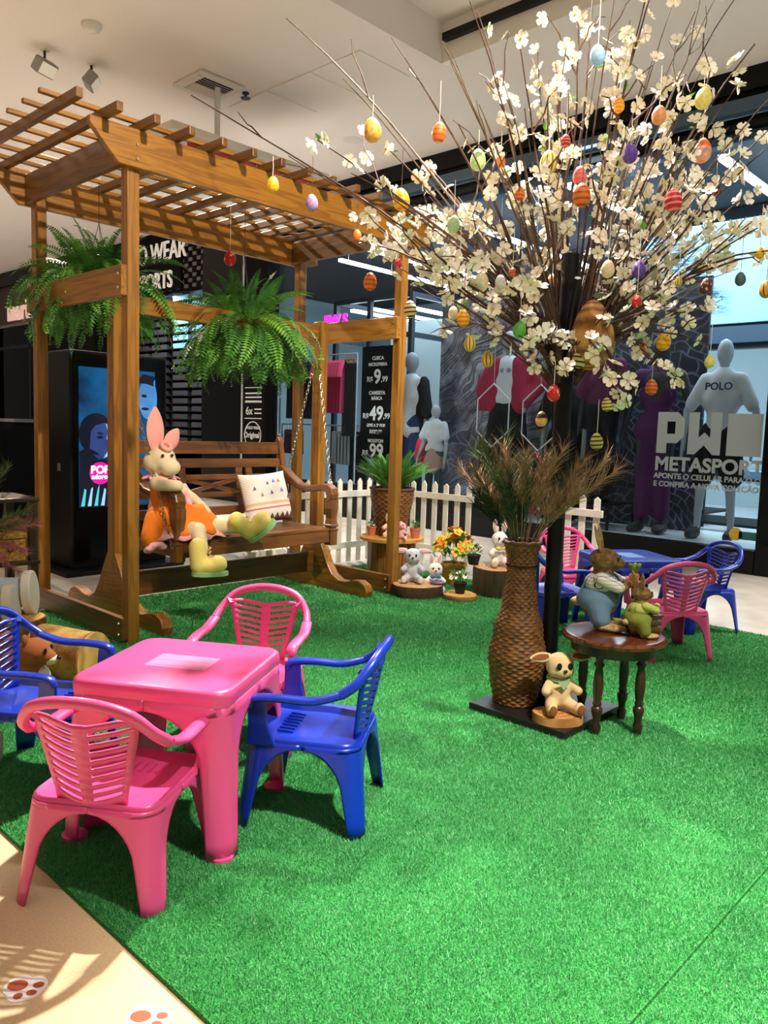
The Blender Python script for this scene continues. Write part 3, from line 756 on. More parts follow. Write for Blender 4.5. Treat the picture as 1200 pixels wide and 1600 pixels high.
for x in (PX0 - .052, PX1 - .052):
    MB().bb(x - .017, x + .017, PY0 - .034, PY1 + .034, 2.495, 2.66).build('side_beam', dw(1), pg, bevel=.004, world=True)
    MB().bb(x - .017, x + .017, PY0 - .034, PY1 + .034, 1.85, 2.005).build('side_rail', hw(1), pg, bevel=.004, world=True)
    MB().bb(x - .017, x + .017, PY0 - .034, PY1 + .034, .03, .155).build('sill', dw(1), pg, bevel=.004, world=True)
for i in range(15):
    x = 1.76 + i * .2
    MB().bb(x - .017, x + .017, 3.655, 5.22, 2.676, 2.722).build('rafter', dw(1), pg, bevel=.004, world=True)
for i in range(8):
    y = 3.87 + i * .187
    MB().bb(1.665, 4.68, y - .014, y + .014, 2.7225, 2.745).build('lattice_strip', hw(0), pg, bevel=.003, world=True)
m_bolt = mat('steel_bolt', (190, 180, 160), .3, metal=.9)
bolt = MB().lathe([(0, -.006), (.007, -.006), (.009, 0)], n=10).mesh('bolt', m_bolt)
for (x, y) in ((PX0, PY0 - .072), (PX1, PY0 - .072)):
    for z in (2.53, 2.60):
        o = inst('bolt', bolt, pg, Vector((x, y, z)) - pg.location, (R(-90), 0, 0))
for (x, y) in ((PX0 - .070, PY0), (PX0 - .070, PY1), (PX1 - .070, PY0)):
    for z in (.06, .12, 1.89, 1.96):
        inst('bolt', bolt, pg, Vector((x, y, z)) - pg.location, (0, R(90), 0))

# swing stand
SX0, SX1, SYC = 2.34, 3.96, 4.42
ss = thing('swing_stand', 'brown wooden stand with curved feet carrying the swing bench', 'stand', (3.15, SYC, 0))
half = [(-.57, .0), (-.585, .045), (-.56, .09), (-.50, .115), (-.43, .108), (-.36, .088), (-.29, .088), (-.22, .12), (-.16, .20), (-.11, .30), (-.05, .40)]
foot = half + [(-a, b) for a, b in reversed(half)]
for x in (SX0, SX1):
    MB().prism(foot, .07, (x, SYC, .013), (0, 1, 0), (0, 0, 1)).build('foot', hw(1), ss, bevel=.006, world=True)
    MB().bb(x - .036, x + .036, SYC - .045, SYC + .045, .30, 1.98).build('post', hw(2), ss, bevel=.008, world=True)
MB().bb(SX0 + .036, SX1 - .036, SYC - .022, SYC + .022, 1.85, 1.955).build('top_rail', hw(0), ss, bevel=.005, world=True)
MB().bb(SX0 + .036, SX1 - .036, SYC - .018, SYC + .018, .13, .28).build('stretcher', dw(0), ss, bevel=.005, world=True)

# swing bench
BX0, BX1 = 2.56, 3.83
def bw(ax): return wood('bench_wood', (122, 78, 36), (98, 60, 26), ax, rough=.32, coat=.3)
bn = thing('swing_bench', 'dark varnished wooden swing bench with scrolled arms hanging on chains', 'bench', (3.195, 4.38, .42))
for i in range(5):
    y = 4.13 + i * .098
    MB().bb(BX0 + .02, BX1 - .02, y - .044, y + .044, .478, .50).build('seat_slat', bw(0), bn, bevel=.004, world=True)
MB().bb(BX0 + .03, BX1 - .03, 4.09, 4.115, .395, .478).build('front_apron', bw(0), bn, bevel=.004, world=True)
for x in (BX0 + .01, BX1 - .01):
    MB().bb(x - .018, x + .018, 4.12, 4.60, .40, .478).build('side_apron', bw(1), bn, bevel=.004, world=True)
    # raked back stile with small finial
    MB().prism([(4.565, .38), (4.615, .38), (4.63, .55), (4.735, 1.09), (4.72, 1.125), (4.70, 1.13), (4.685, 1.10), (4.575, .55)], .042, (x, 0, 0), (0, 1, 0), (0, 0, 1)).build('back_stile', bw(2), bn, bevel=.004, world=True)
    MB().ell((x, 4.712, 1.135), (.014, .014, .018), None, 10, 7).build('finial', bw(2), bn, smooth=60, world=True)
    # S-curved armrest
    top = [(4.69, .93), (4.62, .90), (4.54, .845), (4.45, .80), (4.36, .785), (4.26, .795), (4.18, .81), (4.12, .805), (4.085, .78), (4.07, .74), (4.078, .70), (4.11, .675)]
    bot = [(4.145, .685), (4.13, .72), (4.145, .75), (4.19, .76), (4.26, .748), (4.36, .735), (4.47, .755), (4.57, .80), (4.67, .865)]
    MB().prism(top + bot, .072, (x, 0, 0), (0, 1, 0), (0, 0, 1)).build('armrest', bw(1), bn, bevel=.01, world=True)
    pr_ = [(.034, .0), (.034, .10), (.039, .105), (.039, .115), (.030, .12), (.030, .13), (.039, .135), (.039, .145), (.034, .15), (.028, .19), (.036, .26), (.036, .325)]
    sqp = [[(x + sx_ * r_ * .95, 4.108 + sy_ * r_ * .95, .375 + zz) for sx_, sy_ in ((-1, -1), (1, -1), (1, 1), (-1, 1))] for r_, zz in pr_]
    q_ = MB(); [q_.add(a_ + b_, [(0, 1, 5, 4), (1, 2, 6, 5), (2, 3, 7, 6), (3, 0, 4, 7)]) for a_, b_ in zip(sqp, sqp[1:])]; q_.add(sqp[0], [(3, 2, 1, 0)]); q_.add(sqp[-1], [(0, 1, 2, 3)])
    q_.build('front_post', bw(2), bn, world=True)
def back_y(z): return 4.602 + (z - .50) * .19
def rail(nm, z0, z1, x0=BX0 + .03, x1=BX1 - .03, t=.026):
    MB().prism([(back_y(z0) - t / 2, z0), (back_y(z0) + t / 2, z0), (back_y(z1) + t / 2, z1), (back_y(z1) - t / 2, z1)], x1 - x0, ((x0 + x1) / 2, 0, 0), (0, 1, 0), (0, 0, 1)).build(nm, bw(0), bn, bevel=.004, world=True)
rail('top_rail', 1.0, 1.085); rail('upper_rail', .905, .965); rail('lower_rail', .575, .635)
for xc in (2.86, 2.95, 3.42, 3.51):
    rail('back_splat', .635, .905, xc - .026, xc + .026, .022)
for (xa, xb) in ((2.62, 2.82), (2.99, 3.38), (3.55, 3.77)):
    rail('back_bar', .82, .855, xa - .03, xb + .03, .02); rail('back_bar', .70, .735, xa - .03, xb + .03, .02)
    for s in (0, 1):
        za, zb = (.735, .82) if s else (.82, .735)
        MB().beam((xa, back_y(za), za), (xb, back_y(zb), zb), .016, .028).build('back_brace', bw(0), bn, world=True)
def chain(p0, p1, parent, name='chain', sag=.0):
    p0, p1 = Vector(p0), Vector(p1); L = (p1 - p0).length; n = max(4, int(L / .030)); b = MB()
    d = (p1 - p0).normalized(); s = d.cross(Vector((0, 0, 1)))
    if s.length < .01: s = Vector((1, 0, 0))
    s.normalize(); q = d.cross(s)
    for i in range(n):
        c = p0.lerp(p1, (i + .5) / n); e = s if i % 2 else q
        pts = [c + d * (.019 * math.cos(t)) + e * (.009 * math.sin(t)) for t in [2 * math.pi * j / 10 for j in range(11)]]
        b.tube(pts, .0028, 5, False)
    b.build(name, mat('chain_steel', (176, 168, 150), .3, metal=.9), parent, smooth=60, world=True)
chain((SX0 + .05, 4.40, 1.55), (BX0 - .025, 4.11, .46), bn); chain((SX1 - .045, 4.37, 1.60), (BX1 + .03, 4.13, .62), bn)
chain((SX0 + .05, 4.46, 1.55), (BX0 - .02, 4.60, .70), bn); chain((SX1 - .045, 4.46, 1.60), (BX1 + .02, 4.66, .80), bn)
tag(MB().bb(-.07, .07, -.05, .05, 0, .24).build('orange_box', mat('orange_card', (214, 84, 30), .7), bevel=.006, loc=(3.02, 5.62, 0.0)), 'small orange box standing behind the left end of the bench', 'box')

# pillow
def pillow_mat():
    m, nt, b = new_mat('pillow_print')
    tc = nt.nodes.new('ShaderNodeTexCoord'); sp = nt.nodes.new('ShaderNodeSeparateXYZ'); nt.links.new(tc.outputs['Object'], sp.inputs[0])
    def mth(op, a, b_=None, v=None):
        n = nt.nodes.new('ShaderNodeMath'); n.operation = op
        if hasattr(a, 'links'): nt.links.new(a, n.inputs[0])
        else: n.inputs[0].default_value = a
        if b_ is not None:
            if hasattr(b_, 'links'): nt.links.new(b_, n.inputs[1])
            else: n.inputs[1].default_value = b_
        return n.outputs[0]
    ax = mth('ABSOLUTE', mth('SUBTRACT', mth('MODULO', mth('ADD', sp.outputs['X'], 5.0), .28), .14))
    ch = mth('SINE', mth('MULTIPLY', mth('ADD', sp.outputs['Z'], mth('MULTIPLY', ax, -1.0)), 330.0))
    c1 = nt.nodes.new('ShaderNodeValToRGB'); c1.color_ramp.elements[0].position = .80; c1.color_ramp.elements[1].position = .92
    c1.color_ramp.elements[0].color = rgba((236, 228, 220)); c1.color_ramp.elements[1].color = rgba((196, 184, 178))
    nt.links.new(ch, c1.inputs[0])
    # brown zigzag border near the bottom
    tri = mth('ABSOLUTE', mth('SUBTRACT', mth('MODULO', mth('ADD', sp.outputs['X'], 5.0), .05), .025))
    lim = mth('SUBTRACT', -.115, mth('MULTIPLY', tri, 1.5))
    below = mth('LESS_THAN', sp.outputs['Z'], lim)
    m1 = nt.nodes.new('ShaderNodeMix'); m1.data_type = 'RGBA'; m1.inputs[7].default_value = rgba((104, 76, 72))
    nt.links.new(below, m1.inputs[0]); nt.links.new(c1.outputs[0], m1.inputs[6])
    band = mth('LESS_THAN', mth('ABSOLUTE', mth('ADD', sp.outputs['Z'], .045)), .010)
    m2 = nt.nodes.new('ShaderNodeMix'); m2.data_type = 'RGBA'; m2.inputs[7].default_value = rgba((226, 178, 140))
    nt.links.new(band, m2.inputs[0]); nt.links.new(m1.outputs[2], m2.inputs[6])
    band2 = mth('LESS_THAN', mth('ABSOLUTE', mth('ADD', sp.outputs['Z'], .078)), .006)
    m3 = nt.nodes.new('ShaderNodeMix'); m3.data_type = 'RGBA'; m3.inputs[7].default_value = rgba((206, 120, 110))
    nt.links.new(band2, m3.inputs[0]); nt.links.new(m2.outputs[2], m3.inputs[6])
    nt.links.new(m3.outputs[2], b.inputs['Base Color']); b.inputs['Roughness'].default_value = .9
    return m
b = MB(); n = 16; vs = []
for side in (-1, 1):
    for i in range(n + 1):
        for j in range(n + 1):
            u, w = i / n * 2 - 1, j / n * 2 - 1
            h = max(0.0, (1 - abs(u) ** 3.0) * (1 - abs(w) ** 3.0)) ** .55
            pin = 1 - .07 * (1 - abs(u) ** 2) * abs(w) ** 3; pin2 = 1 - .07 * (1 - abs(w) ** 2) * abs(u) ** 3
            vs.append((u * .215 * pin2, side * (.004 + .068 * h), w * .185 * pin))
fs = []
for s in range(2):
    o0 = s * (n + 1) ** 2
    for i in range(n):
        for j in range(n):
            q = [o0 + i * (n + 1) + j, o0 + (i + 1) * (n + 1) + j, o0 + (i + 1) * (n + 1) + j + 1, o0 + i * (n + 1) + j + 1]
            fs.append(tuple(q) if s == 0 else tuple(reversed(q)))
b.add(vs, fs)
def bdr(i, j): return i * (n + 1) + j
edge = [(i, 0) for i in range(n)] + [(n, j) for j in range(n)] + [(n - i, n) for i in range(n)] + [(0, n - j) for j in range(n)]
for k in range(len(edge)):
    a, c = edge[k], edge[(k + 1) % len(edge)]
    b.f.append((bdr(*c), bdr(*a), (n + 1) ** 2 + bdr(*a), (n + 1) ** 2 + bdr(*c)))
pl = b.build('throw_pillow', pillow_mat(), smooth=70, loc=(3.52, 4.475, .693))
pl.rotation_euler = (R(-16), R(-3), R(4))
tag(pl, 'white patterned throw pillow leaning on the swing bench', 'pillow')
for i, (x, z, c) in enumerate(((-.02, .10, 0), (.04, .11, 0), (.10, .04, 0), (.0, .03, 1), (-.09, .02, 2), (.16, -.01, 1), (.09, .11, 2), (-.14, .07, 1))):
    u, w = x / .215, z / .185; y = -(.004 + .068 * max(0, (1 - abs(u) ** 3) * (1 - abs(w) ** 3)) ** .55) - .002
    MB().prism([(-.014, -.012), (.014, -.012), (.0, .014)], .003, (x, y, z), (1, 0, 0), (0, 0, 1)).build('triangle_print', mat(('print_blue', 'print_slate', 'print_rust')[c], ((110, 124, 190), (96, 100, 128), (196, 120, 84))[c], .9), pl)

# rabbit doll on the bench
m_cream = mat('doll_cloth', (232, 214, 180), .9, bump=.15, bscale=300)
m_pinkear = mat('doll_pink', (240, 168, 164), .9)
m_orange = mat('doll_orange', (240, 128, 30), .85, bump=.2, bscale=40)
m_pinkfr = mat('doll_frill', (238, 150, 170), .9, col2=(250, 200, 205), nscale=14)
m_bootY = mat('boot_yellow', (242, 222, 128), .85); m_bootG = mat('boot_green', (158, 204, 150), .85)
m_eye = mat('bead_eye', (16, 14, 14), .15)
dl = thing('rabbit_doll', 'cream cloth rabbit doll in orange dress and yellow boots on the bench', 'doll', (2.70, 4.34, .50))
b = MB()
hd = Vector((2.545, 4.25, .985))
b.ell(hd, (.085, .085, .085)); b.ell(hd + Vector((.016, -.066, -.045)), (.066, .060, .054)); b.ell(hd + Vector((-.035, .02, -.02)), (.07, .07, .07))
b.cap((2.56, 4.29, .92), (2.58, 4.32, .80), .045, .055); b.ell((2.62, 4.33, .66), (.11, .10, .16))
b.cap((2.53, 4.29, .86), (2.47, 4.18, .84), .042, .04); b.cap((2.47, 4.18, .84), (2.555, 4.09, .835), .04, .036)
b.cap((2.65, 4.28, .82), (2.75, 4.22, .74), .036, .032); b.cap((2.75, 4.22, .74), (2.81, 4.17, .66), .032, .032)
b.cap((2.62, 4.28, .56), (2.68, 4.06, .56), .07, .052); b.cap((2.68, 4.06, .56), (2.655, 3.985, .45), .05, .043)
b.cap((2.72, 4.27, .56), (2.88, 4.08, .575), .065, .05); b.cap((2.90, 4.08, .575), (2.94, 4.00, .575), .05, .045)
b.build('body', m_cream, dl, remesh=.011, world=True)
def ear(p0, p1, w, m_, parent, nm, thick=.018, face=(0, -1, 0), bend=0.0):
    p0, p1 = Vector(p0), Vector(p1); d = p1 - p0; N = Vector(face).normalized(); s = d.cross(N).normalized(); b = MB()
    pts = []
    for k in range(9):
        t = k / 8; pts.append((t, w * (math.sin(math.pi * min(1, t * .86 + .12)) ** .7)))
    rings = []; nseg = 10
    for t, ww in pts:
        c = p0 + d * t + N * (-bend * t * t)
        rings.append([c + s * ww * math.cos(2 * math.pi * j / nseg) + N * thick * (0.35 + ww / w * .65) * math.sin(2 * math.pi * j / nseg) for j in range(nseg)])
    vs = [v for r in rings for v in r]; fs = []
    for i in range(8):
        for j in range(nseg):
            k2 = (j + 1) % nseg; fs.append((i * nseg + j, i * nseg + k2, (i + 1) * nseg + k2, (i + 1) * nseg + j))
    fs.append(tuple(reversed(range(nseg)))); fs.append(tuple(8 * nseg + j for j in range(nseg)))
    b.add(vs, fs)
    return b.build(nm, m_, parent, smooth=60, world=True)
ear((2.515, 4.27, 1.04), (2.535, 4.31, 1.30), .060, m_pinkear, dl, 'ear'); ear((2.585, 4.27, 1.04), (2.675, 4.28, 1.17), .05, m_pinkear, dl, 'ear')
for (x, y, z) in ((2.505, 4.172, 1.010), (2.560, 4.161, 1.012)):
    MB().ell((x, y, z), .0095).build('eye', m_eye, dl, smooth=60, world=True)
b = MB()
for k in range(12):
    a = 2 * math.pi * k / 12; b.ell((2.545 + .028 * math.cos(a), 4.20 + .02 * math.sin(a), 1.065 + .022 * math.sin(a)), .015, None, 8, 6)
b.build('head_flower', m_pinkear, dl, smooth=60, world=True)
def frill(nm, c, r0, r1, z0, z1, waves, amp, m_, sx=1.0, sy=1.0, n=72, rows=5):
    b = MB(); vs = []; fs = []
    for i in range(rows + 1):
        t = i / rows
        for j in range(n):
            a = 2 * math.pi * j / n; r = r0 + (r1 - r0) * t + amp * t * math.sin(waves * a)
            vs.append((c[0] + r * sx * math.cos(a), c[1] + r * sy * math.sin(a), z0 + (z1 - z0) * t + amp * .5 * t * math.cos(waves * a * 1.0 + 1)))
    for i in range(rows):
        for j in range(n):
            k2 = (j + 1) % n; fs.append((i * n + j, (i + 1) * n + j, (i + 1) * n + k2, i * n + k2))
    b.add(vs, fs)
    return b.build(nm, m_, dl, smooth=80, solid=.006, world=True)
frill('collar_frill', (2.555, 4.28), .05, .105, .90, .87, 9, .012, m_pinkfr)
b = MB(); b.cap((2.58, 4.31, .84), (2.62, 4.31, .68), .075, .10); b.ell((2.64, 4.27, .62), (.18, .15, .12)); b.ell((2.78, 4.19, .60), (.12, .10, .07)); b.build('dress', m_orange, dl, remesh=.012, world=True)
frill('orange_skirt', (2.72, 4.24), .12, .265, .71, .545, 8, .018, m_orange, .92, .72)
frill('pink_skirt', (2.72, 4.24), .14, .29, .65, .515, 11, .018, m_pinkfr, .92, .72)
frill('shoulder_frill', (2.70, 4.27), .02, .095, .83, .70, 7, .018, m_pinkfr)
sk = MB().cap((2.50, 4.26, .62), (2.47, 4.22, .52), .06, .075).build('side_skirt', m_orange, dl, remesh=.014, world=True)
b = MB()
for k in range(9):
    a = k * .7; b.ell((2.47 + .045 * math.cos(a), 4.19 + .03 * math.sin(a), .465 + .022 * math.sin(a * 1.7)), (.035, .03, .02), None, 8, 6)
b.build('frill_bunch', m_pinkfr, dl, remesh=.010, world=True)
def boot(c, toe, up, nm='boot'):
    c = Vector(c); toe = Vector(toe).normalized(); up = Vector(up).normalized(); s = toe.cross(up).normalized(); up = s.cross(toe)
    rot = Matrix((toe, s, up)).transposed(); b = MB()
    b.ell(c + rot @ Vector((.05, 0, -.03)), (.10, .058, .05), rot); b.ell(c + rot @ Vector((.09, 0, -.02)), (.058, .056, .052), rot)
    b.cap(c + rot @ Vector((-.02, 0, -.03)), c + rot @ Vector((-.025, 0, .085)), .052, .054)
    bo = b.build(nm, m_bootY, dl, remesh=.010, world=True)
    poly = [(.045 + .108 * math.cos(t), .06 * math.sin(t)) for t in [2 * math.pi * k / 24 for k in range(24)]]
    MB().prism(poly, .024, c + up * -.078, toe, s).build('sole', m_bootG, bo, smooth=40, world=True)
    for k in range(4):
        p = c + rot @ Vector((.040, 0, .01 + .022 * k)); MB().tube([p - s * .03 + up * .004, p + toe * .012, p + s * .03 - up * .004], .0035, 5).build('lace', m_cream, bo, world=True)
boot((2.64, 3.955, .395), (.80, -.55, .02), (0, 0, 1)); boot((2.985, 3.965, .575), (.42, -.42, .50), (-.62, .12, .62))

# ------------------------------------------------------------------ ferns
m_fern = mat('fern_green', (58, 124, 34), .5, col2=(110, 170, 56), nscale=9)
m_fernd = mat('fern_dark', (30, 76, 24), .6, col2=(62, 124, 36), nscale=9)
def frond_mesh(L, el, droop, m_, seed, wl=.055):
    r = random.Random(seed); b = MB(); n = 30
    p = Vector((0, 0, 0)); ang = el; pts = []; side = r.uniform(-.25, .25)
    for i in range(n + 1):
        pts.append(p.copy()); ang -= droop / n * (0.5 + i / n)
        p = p + Vector((math.cos(ang), side * i / n * .5, math.sin(ang))) * (L / n)
    b.tube(pts[::3], [.0022 * (1 - .7 * i / 10) for i in range(len(pts[::3]))], 3, False)
    for i in range(3, n + 1):
        t = i / n; w = wl * (math.sin(math.pi * min(1, t * .85 + .13)) ** .8) + .004
        d = (pts[i] - pts[i - 1]).normalized(); s = d.cross(Vector((0, 0, 1)))
        if s.length < .02: s = Vector((0, 1, 0))
        s.normalize(); u = s.cross(d)
        for sg in (-1, 1):
            a = pts[i]; tip = a + s * sg * w + d * w * .38 - u * w * .12 * r.uniform(.2, 1.6); hw_ = L / n * .46
            mid = a.lerp(tip, .45)
            b.add([a, mid + d * hw_ + u * .002, tip, mid - d * hw_ + u * .002], [(0, 1, 2), (0, 2, 3)])
    return b.mesh('frond', m_)
FR_UP = [frond_mesh(L, R(el), R(dr), m_fern if k % 2 else m_fernd, k) for k, (L, el, dr) in enumerate(((.46, 72, 70), (.50, 58, 85), (.42, 80, 45), (.52, 45, 90)))]
FR_OUT = [frond_mesh(L, R(el), R(dr), m_fern if k % 2 else m_fernd, 10 + k) for k, (L, el, dr) in enumerate(((.52, 28, 120), (.56, 15, 105), (.50, 5, 95), (.60, 35, 140)))]
FR_DN = [frond_mesh(L, R(el), R(dr), m_fern if k % 2 == 0 else m_fernd, 20 + k) for k, (L, el, dr) in enumerate(((.50, -10, 80), (.58, 0, 110), (.46, -25, 60), (.62, 10, 130)))]
FR_ST = [frond_mesh(L, R(el), R(dr), m_fern if k % 2 else m_fernd, 30 + k, .060) for k, (L, el, dr) in enumerate(((.44, 80, 28), (.48, 68, 34), (.40, 88, 20), (.46, 58, 40)))]
def fern(name, lab, loc, scale, nu, no, nd, seed, hang=None, pot=True, up=None):
    r = random.Random(seed); t = thing(name, lab, 'fern', loc, group='ferns')
    for fam, n, zz in ((up or FR_UP, nu, 0), (FR_OUT, no, 0), (FR_DN, nd, -.02)):
        for k in range(n):
            a = 2 * math.pi * (k + r.uniform(-.4, .4)) / n
            o = inst('frond', fam[r.randrange(4)], t, (.05 * math.cos(a), .05 * math.sin(a), zz), (r.uniform(-.55, .55), r.uniform(-.2, .2), a), scale * r.uniform(.8, 1.12))
    if pot:
        MB().lathe([(0, -.16), (.07, -.16), (.10, 0), (.105, .0), (.09, -.01), (0, -.02)], n=18).build('pot', m_mattblack, t, smooth=40)
    if hang:
        for k in range(3):
            a = 2.1 * k + .3
            MB().tube([(.10 * math.cos(a), .10 * math.sin(a), 0), (0, 0, hang * .6), (0, 0, hang)], .002, 4).build('hanging_wire', m_dsteel, t)
    return t
fern('hanging_fern', 'bushy green fern hanging over the middle of the swing bench', (3.30, 4.47, 1.86), 1.02, 34, 46, 80, 3, hang=.80)
fern('hanging_fern', 'bushy green fern hanging at the left end of the pergola', (2.40, 4.74, 2.04), 1.0, 34, 46, 52, 4, hang=.62)

# ================================================================== CHILDREN'S TABLES AND CHAIRS
def plastic(name, c): return mat(name, c, .32, spec=.5, coat=.15)
m_pink = plastic('pink_plastic', (228, 78, 140)); m_blue = plastic('blue_plastic', (4, 44, 164))
m_pinkl = mat('pale_pink_film', (236, 132, 176), .3); m_bluel = mat('pale_blue_film', (120, 160, 220), .3)

def shell_corner(sx, sy, a, b, r, rows, wfun, splay, ztop):
    """one leg with its share of the apron: an arched shell that wraps a rounded corner"""
    la, lb, lc = a - r, b - r, math.pi * r / 4
    def P(l):
        if l < -lc: return (a - r - (-l - lc), b)
        if l > lc: return (a, b - r - (l - lc))
        t = math.pi / 2 * (.5 - l / (2 * lc)); return (a - r + r * math.cos(t), b - r + r * math.sin(t))
    m = MB(); ns = 17; vs = []; fs = []
    for z in rows:
        w0, full = wfun(z)
        A = la + lc if full >= 1 else w0 + (la + lc - w0) * full
        B = lb + lc if full >= 1 else w0 + (lb + lc - w0) * full
        out = splay * (1 - z / ztop)
        for k in range(ns):
            u = -1 + 2 * k / (ns - 1); l = u * (A if u < 0 else B)
            x, y = P(l); d = math.hypot(a, b)
            vs.append((sx * (x + out * a / d), sy * (y + out * b / d), z))
    for i in range(len(rows) - 1):
        for k in range(ns - 1):
            q = (i * ns + k, i * ns + k + 1, (i + 1) * ns + k + 1, (i + 1) * ns + k)
            fs.append(q if sx * sy < 0 else tuple(reversed(q)))
    return m.add(vs, fs)

def rrect(a, b, r, n=6):
    out = []
    for cx, cy, t0 in ((a - r, b - r, 0), (-a + r, b - r, 90), (-a + r, -b + r, 180), (a - r, -b + r, 270)):
        for k in range(n + 1):
            t = R(t0 + 90 * k / n); out.append((cx + r * math.cos(t), cy + r * math.sin(t)))
    return out

def loft(polys, m=None, cap0=True, cap1=True):
    m = m or MB(); n = len(polys[0]); vs = [p for q in polys for p in q]; fs = []
    for i in range(len(polys) - 1):
        for j in range(n):
            k = (j + 1) % n; fs.append((i * n + j, i * n + k, (i + 1) * n + k, (i + 1) * n + j))
    if cap0: fs.append(tuple(reversed(range(n))))
    if cap1: fs.append(tuple((len(polys) - 1) * n + j for j in range(n)))
    return m.add(vs, fs)

def make_table(name, lab, m_, m_film, loc, rz):
    t = thing(name, lab, 'table', loc, rz, 'children tables')
    H = .47
    def ring(s, z): return [(x * s, y * s, z) for x, y in rrect(.232, .232, .055)]
    loft([ring(1.035, H - .045), ring(1.04, H - .022), ring(1.03, H - .006), ring(1.0, H), ring(.97, H + .001)], None, False, True).build('tabletop', m_, t, smooth=50)
    rows = [0, .05, .1, .15, .2, .25, .29, .32, .345, .365, .380, .390, .395, .398, .3993, .39985, .40, .43]
    def w(z):
        if z < .25: return .050 + .012 * z / .25, 0
        u = min(1, (z - .25) / .15); return .062, 1 - math.sqrt(max(0, 1 - u * u))
    for sx in (-1, 1):
        for sy in (-1, 1):
            lg = shell_corner(sx, sy, .238, .238, .06, rows, w, .028, .43).build('leg', m_, t, smooth=50, solid=.007)
            f = .234 + .018; fb = MB(); fb.lathe([(.0, .0), (.036, 0), (.036, .010), (.03, .012)], (sx * (f - .028), sy * (f - .028), 0), 16)
            fb.build('foot_pad', m_, lg, smooth=40)
    for (x0, x1, y0, y1) in ((-.052, .0, -.085, .085), (.0, .052, -.085, .085)):
        MB().bb(x0 + .003, x1 - .003, y0, y1, H, H + .0022).build('centre_panel', m_film, t, bevel=.001)
    MB().bb(-.062, .062, -.096, .096, H - .002, H + .0014).build('panel_border', m_film, t)
    return t

def sweep(pts, wx, wz, n=10):
    pts = [Vector(p) for p in pts]; rings = []
    if not hasattr(wx, '__len__'): wx = [wx] * len(pts)
    if not hasattr(wz, '__len__'): wz = [wz] * len(pts)
    for i, p in enumerate(pts):
        t = (pts[min(i + 1, len(pts) - 1)] - pts[max(0, i - 1)]).normalized()
        s = t.cross(Vector((0, 0, 1))).normalized(); u = s.cross(t)
        rings.append([tuple(p + s * wx[i] * math.cos(2 * math.pi * j / n) + u * wz[i] * math.sin(2 * math.pi * j / n)) for j in range(n)])
    return loft(rings)

def cat(p0, pts, n=5):
    """smooth curve through points"""
    P = [Vector(p) for p in pts]; out = []
    for i in range(len(P) - 1):
        a, b, c, d = P[max(0, i - 1)], P[i], P[i + 1], P[min(len(P) - 1, i + 2)]
        for k in range(n):
            t = k / n
            out.append(.5 * ((2 * b) + (c - a) * t + (2 * a - 5 * b + 4 * c - d) * t * t + (3 * b - a - 3 * c + d) * t ** 3))
    out.append(P[-1]); return out

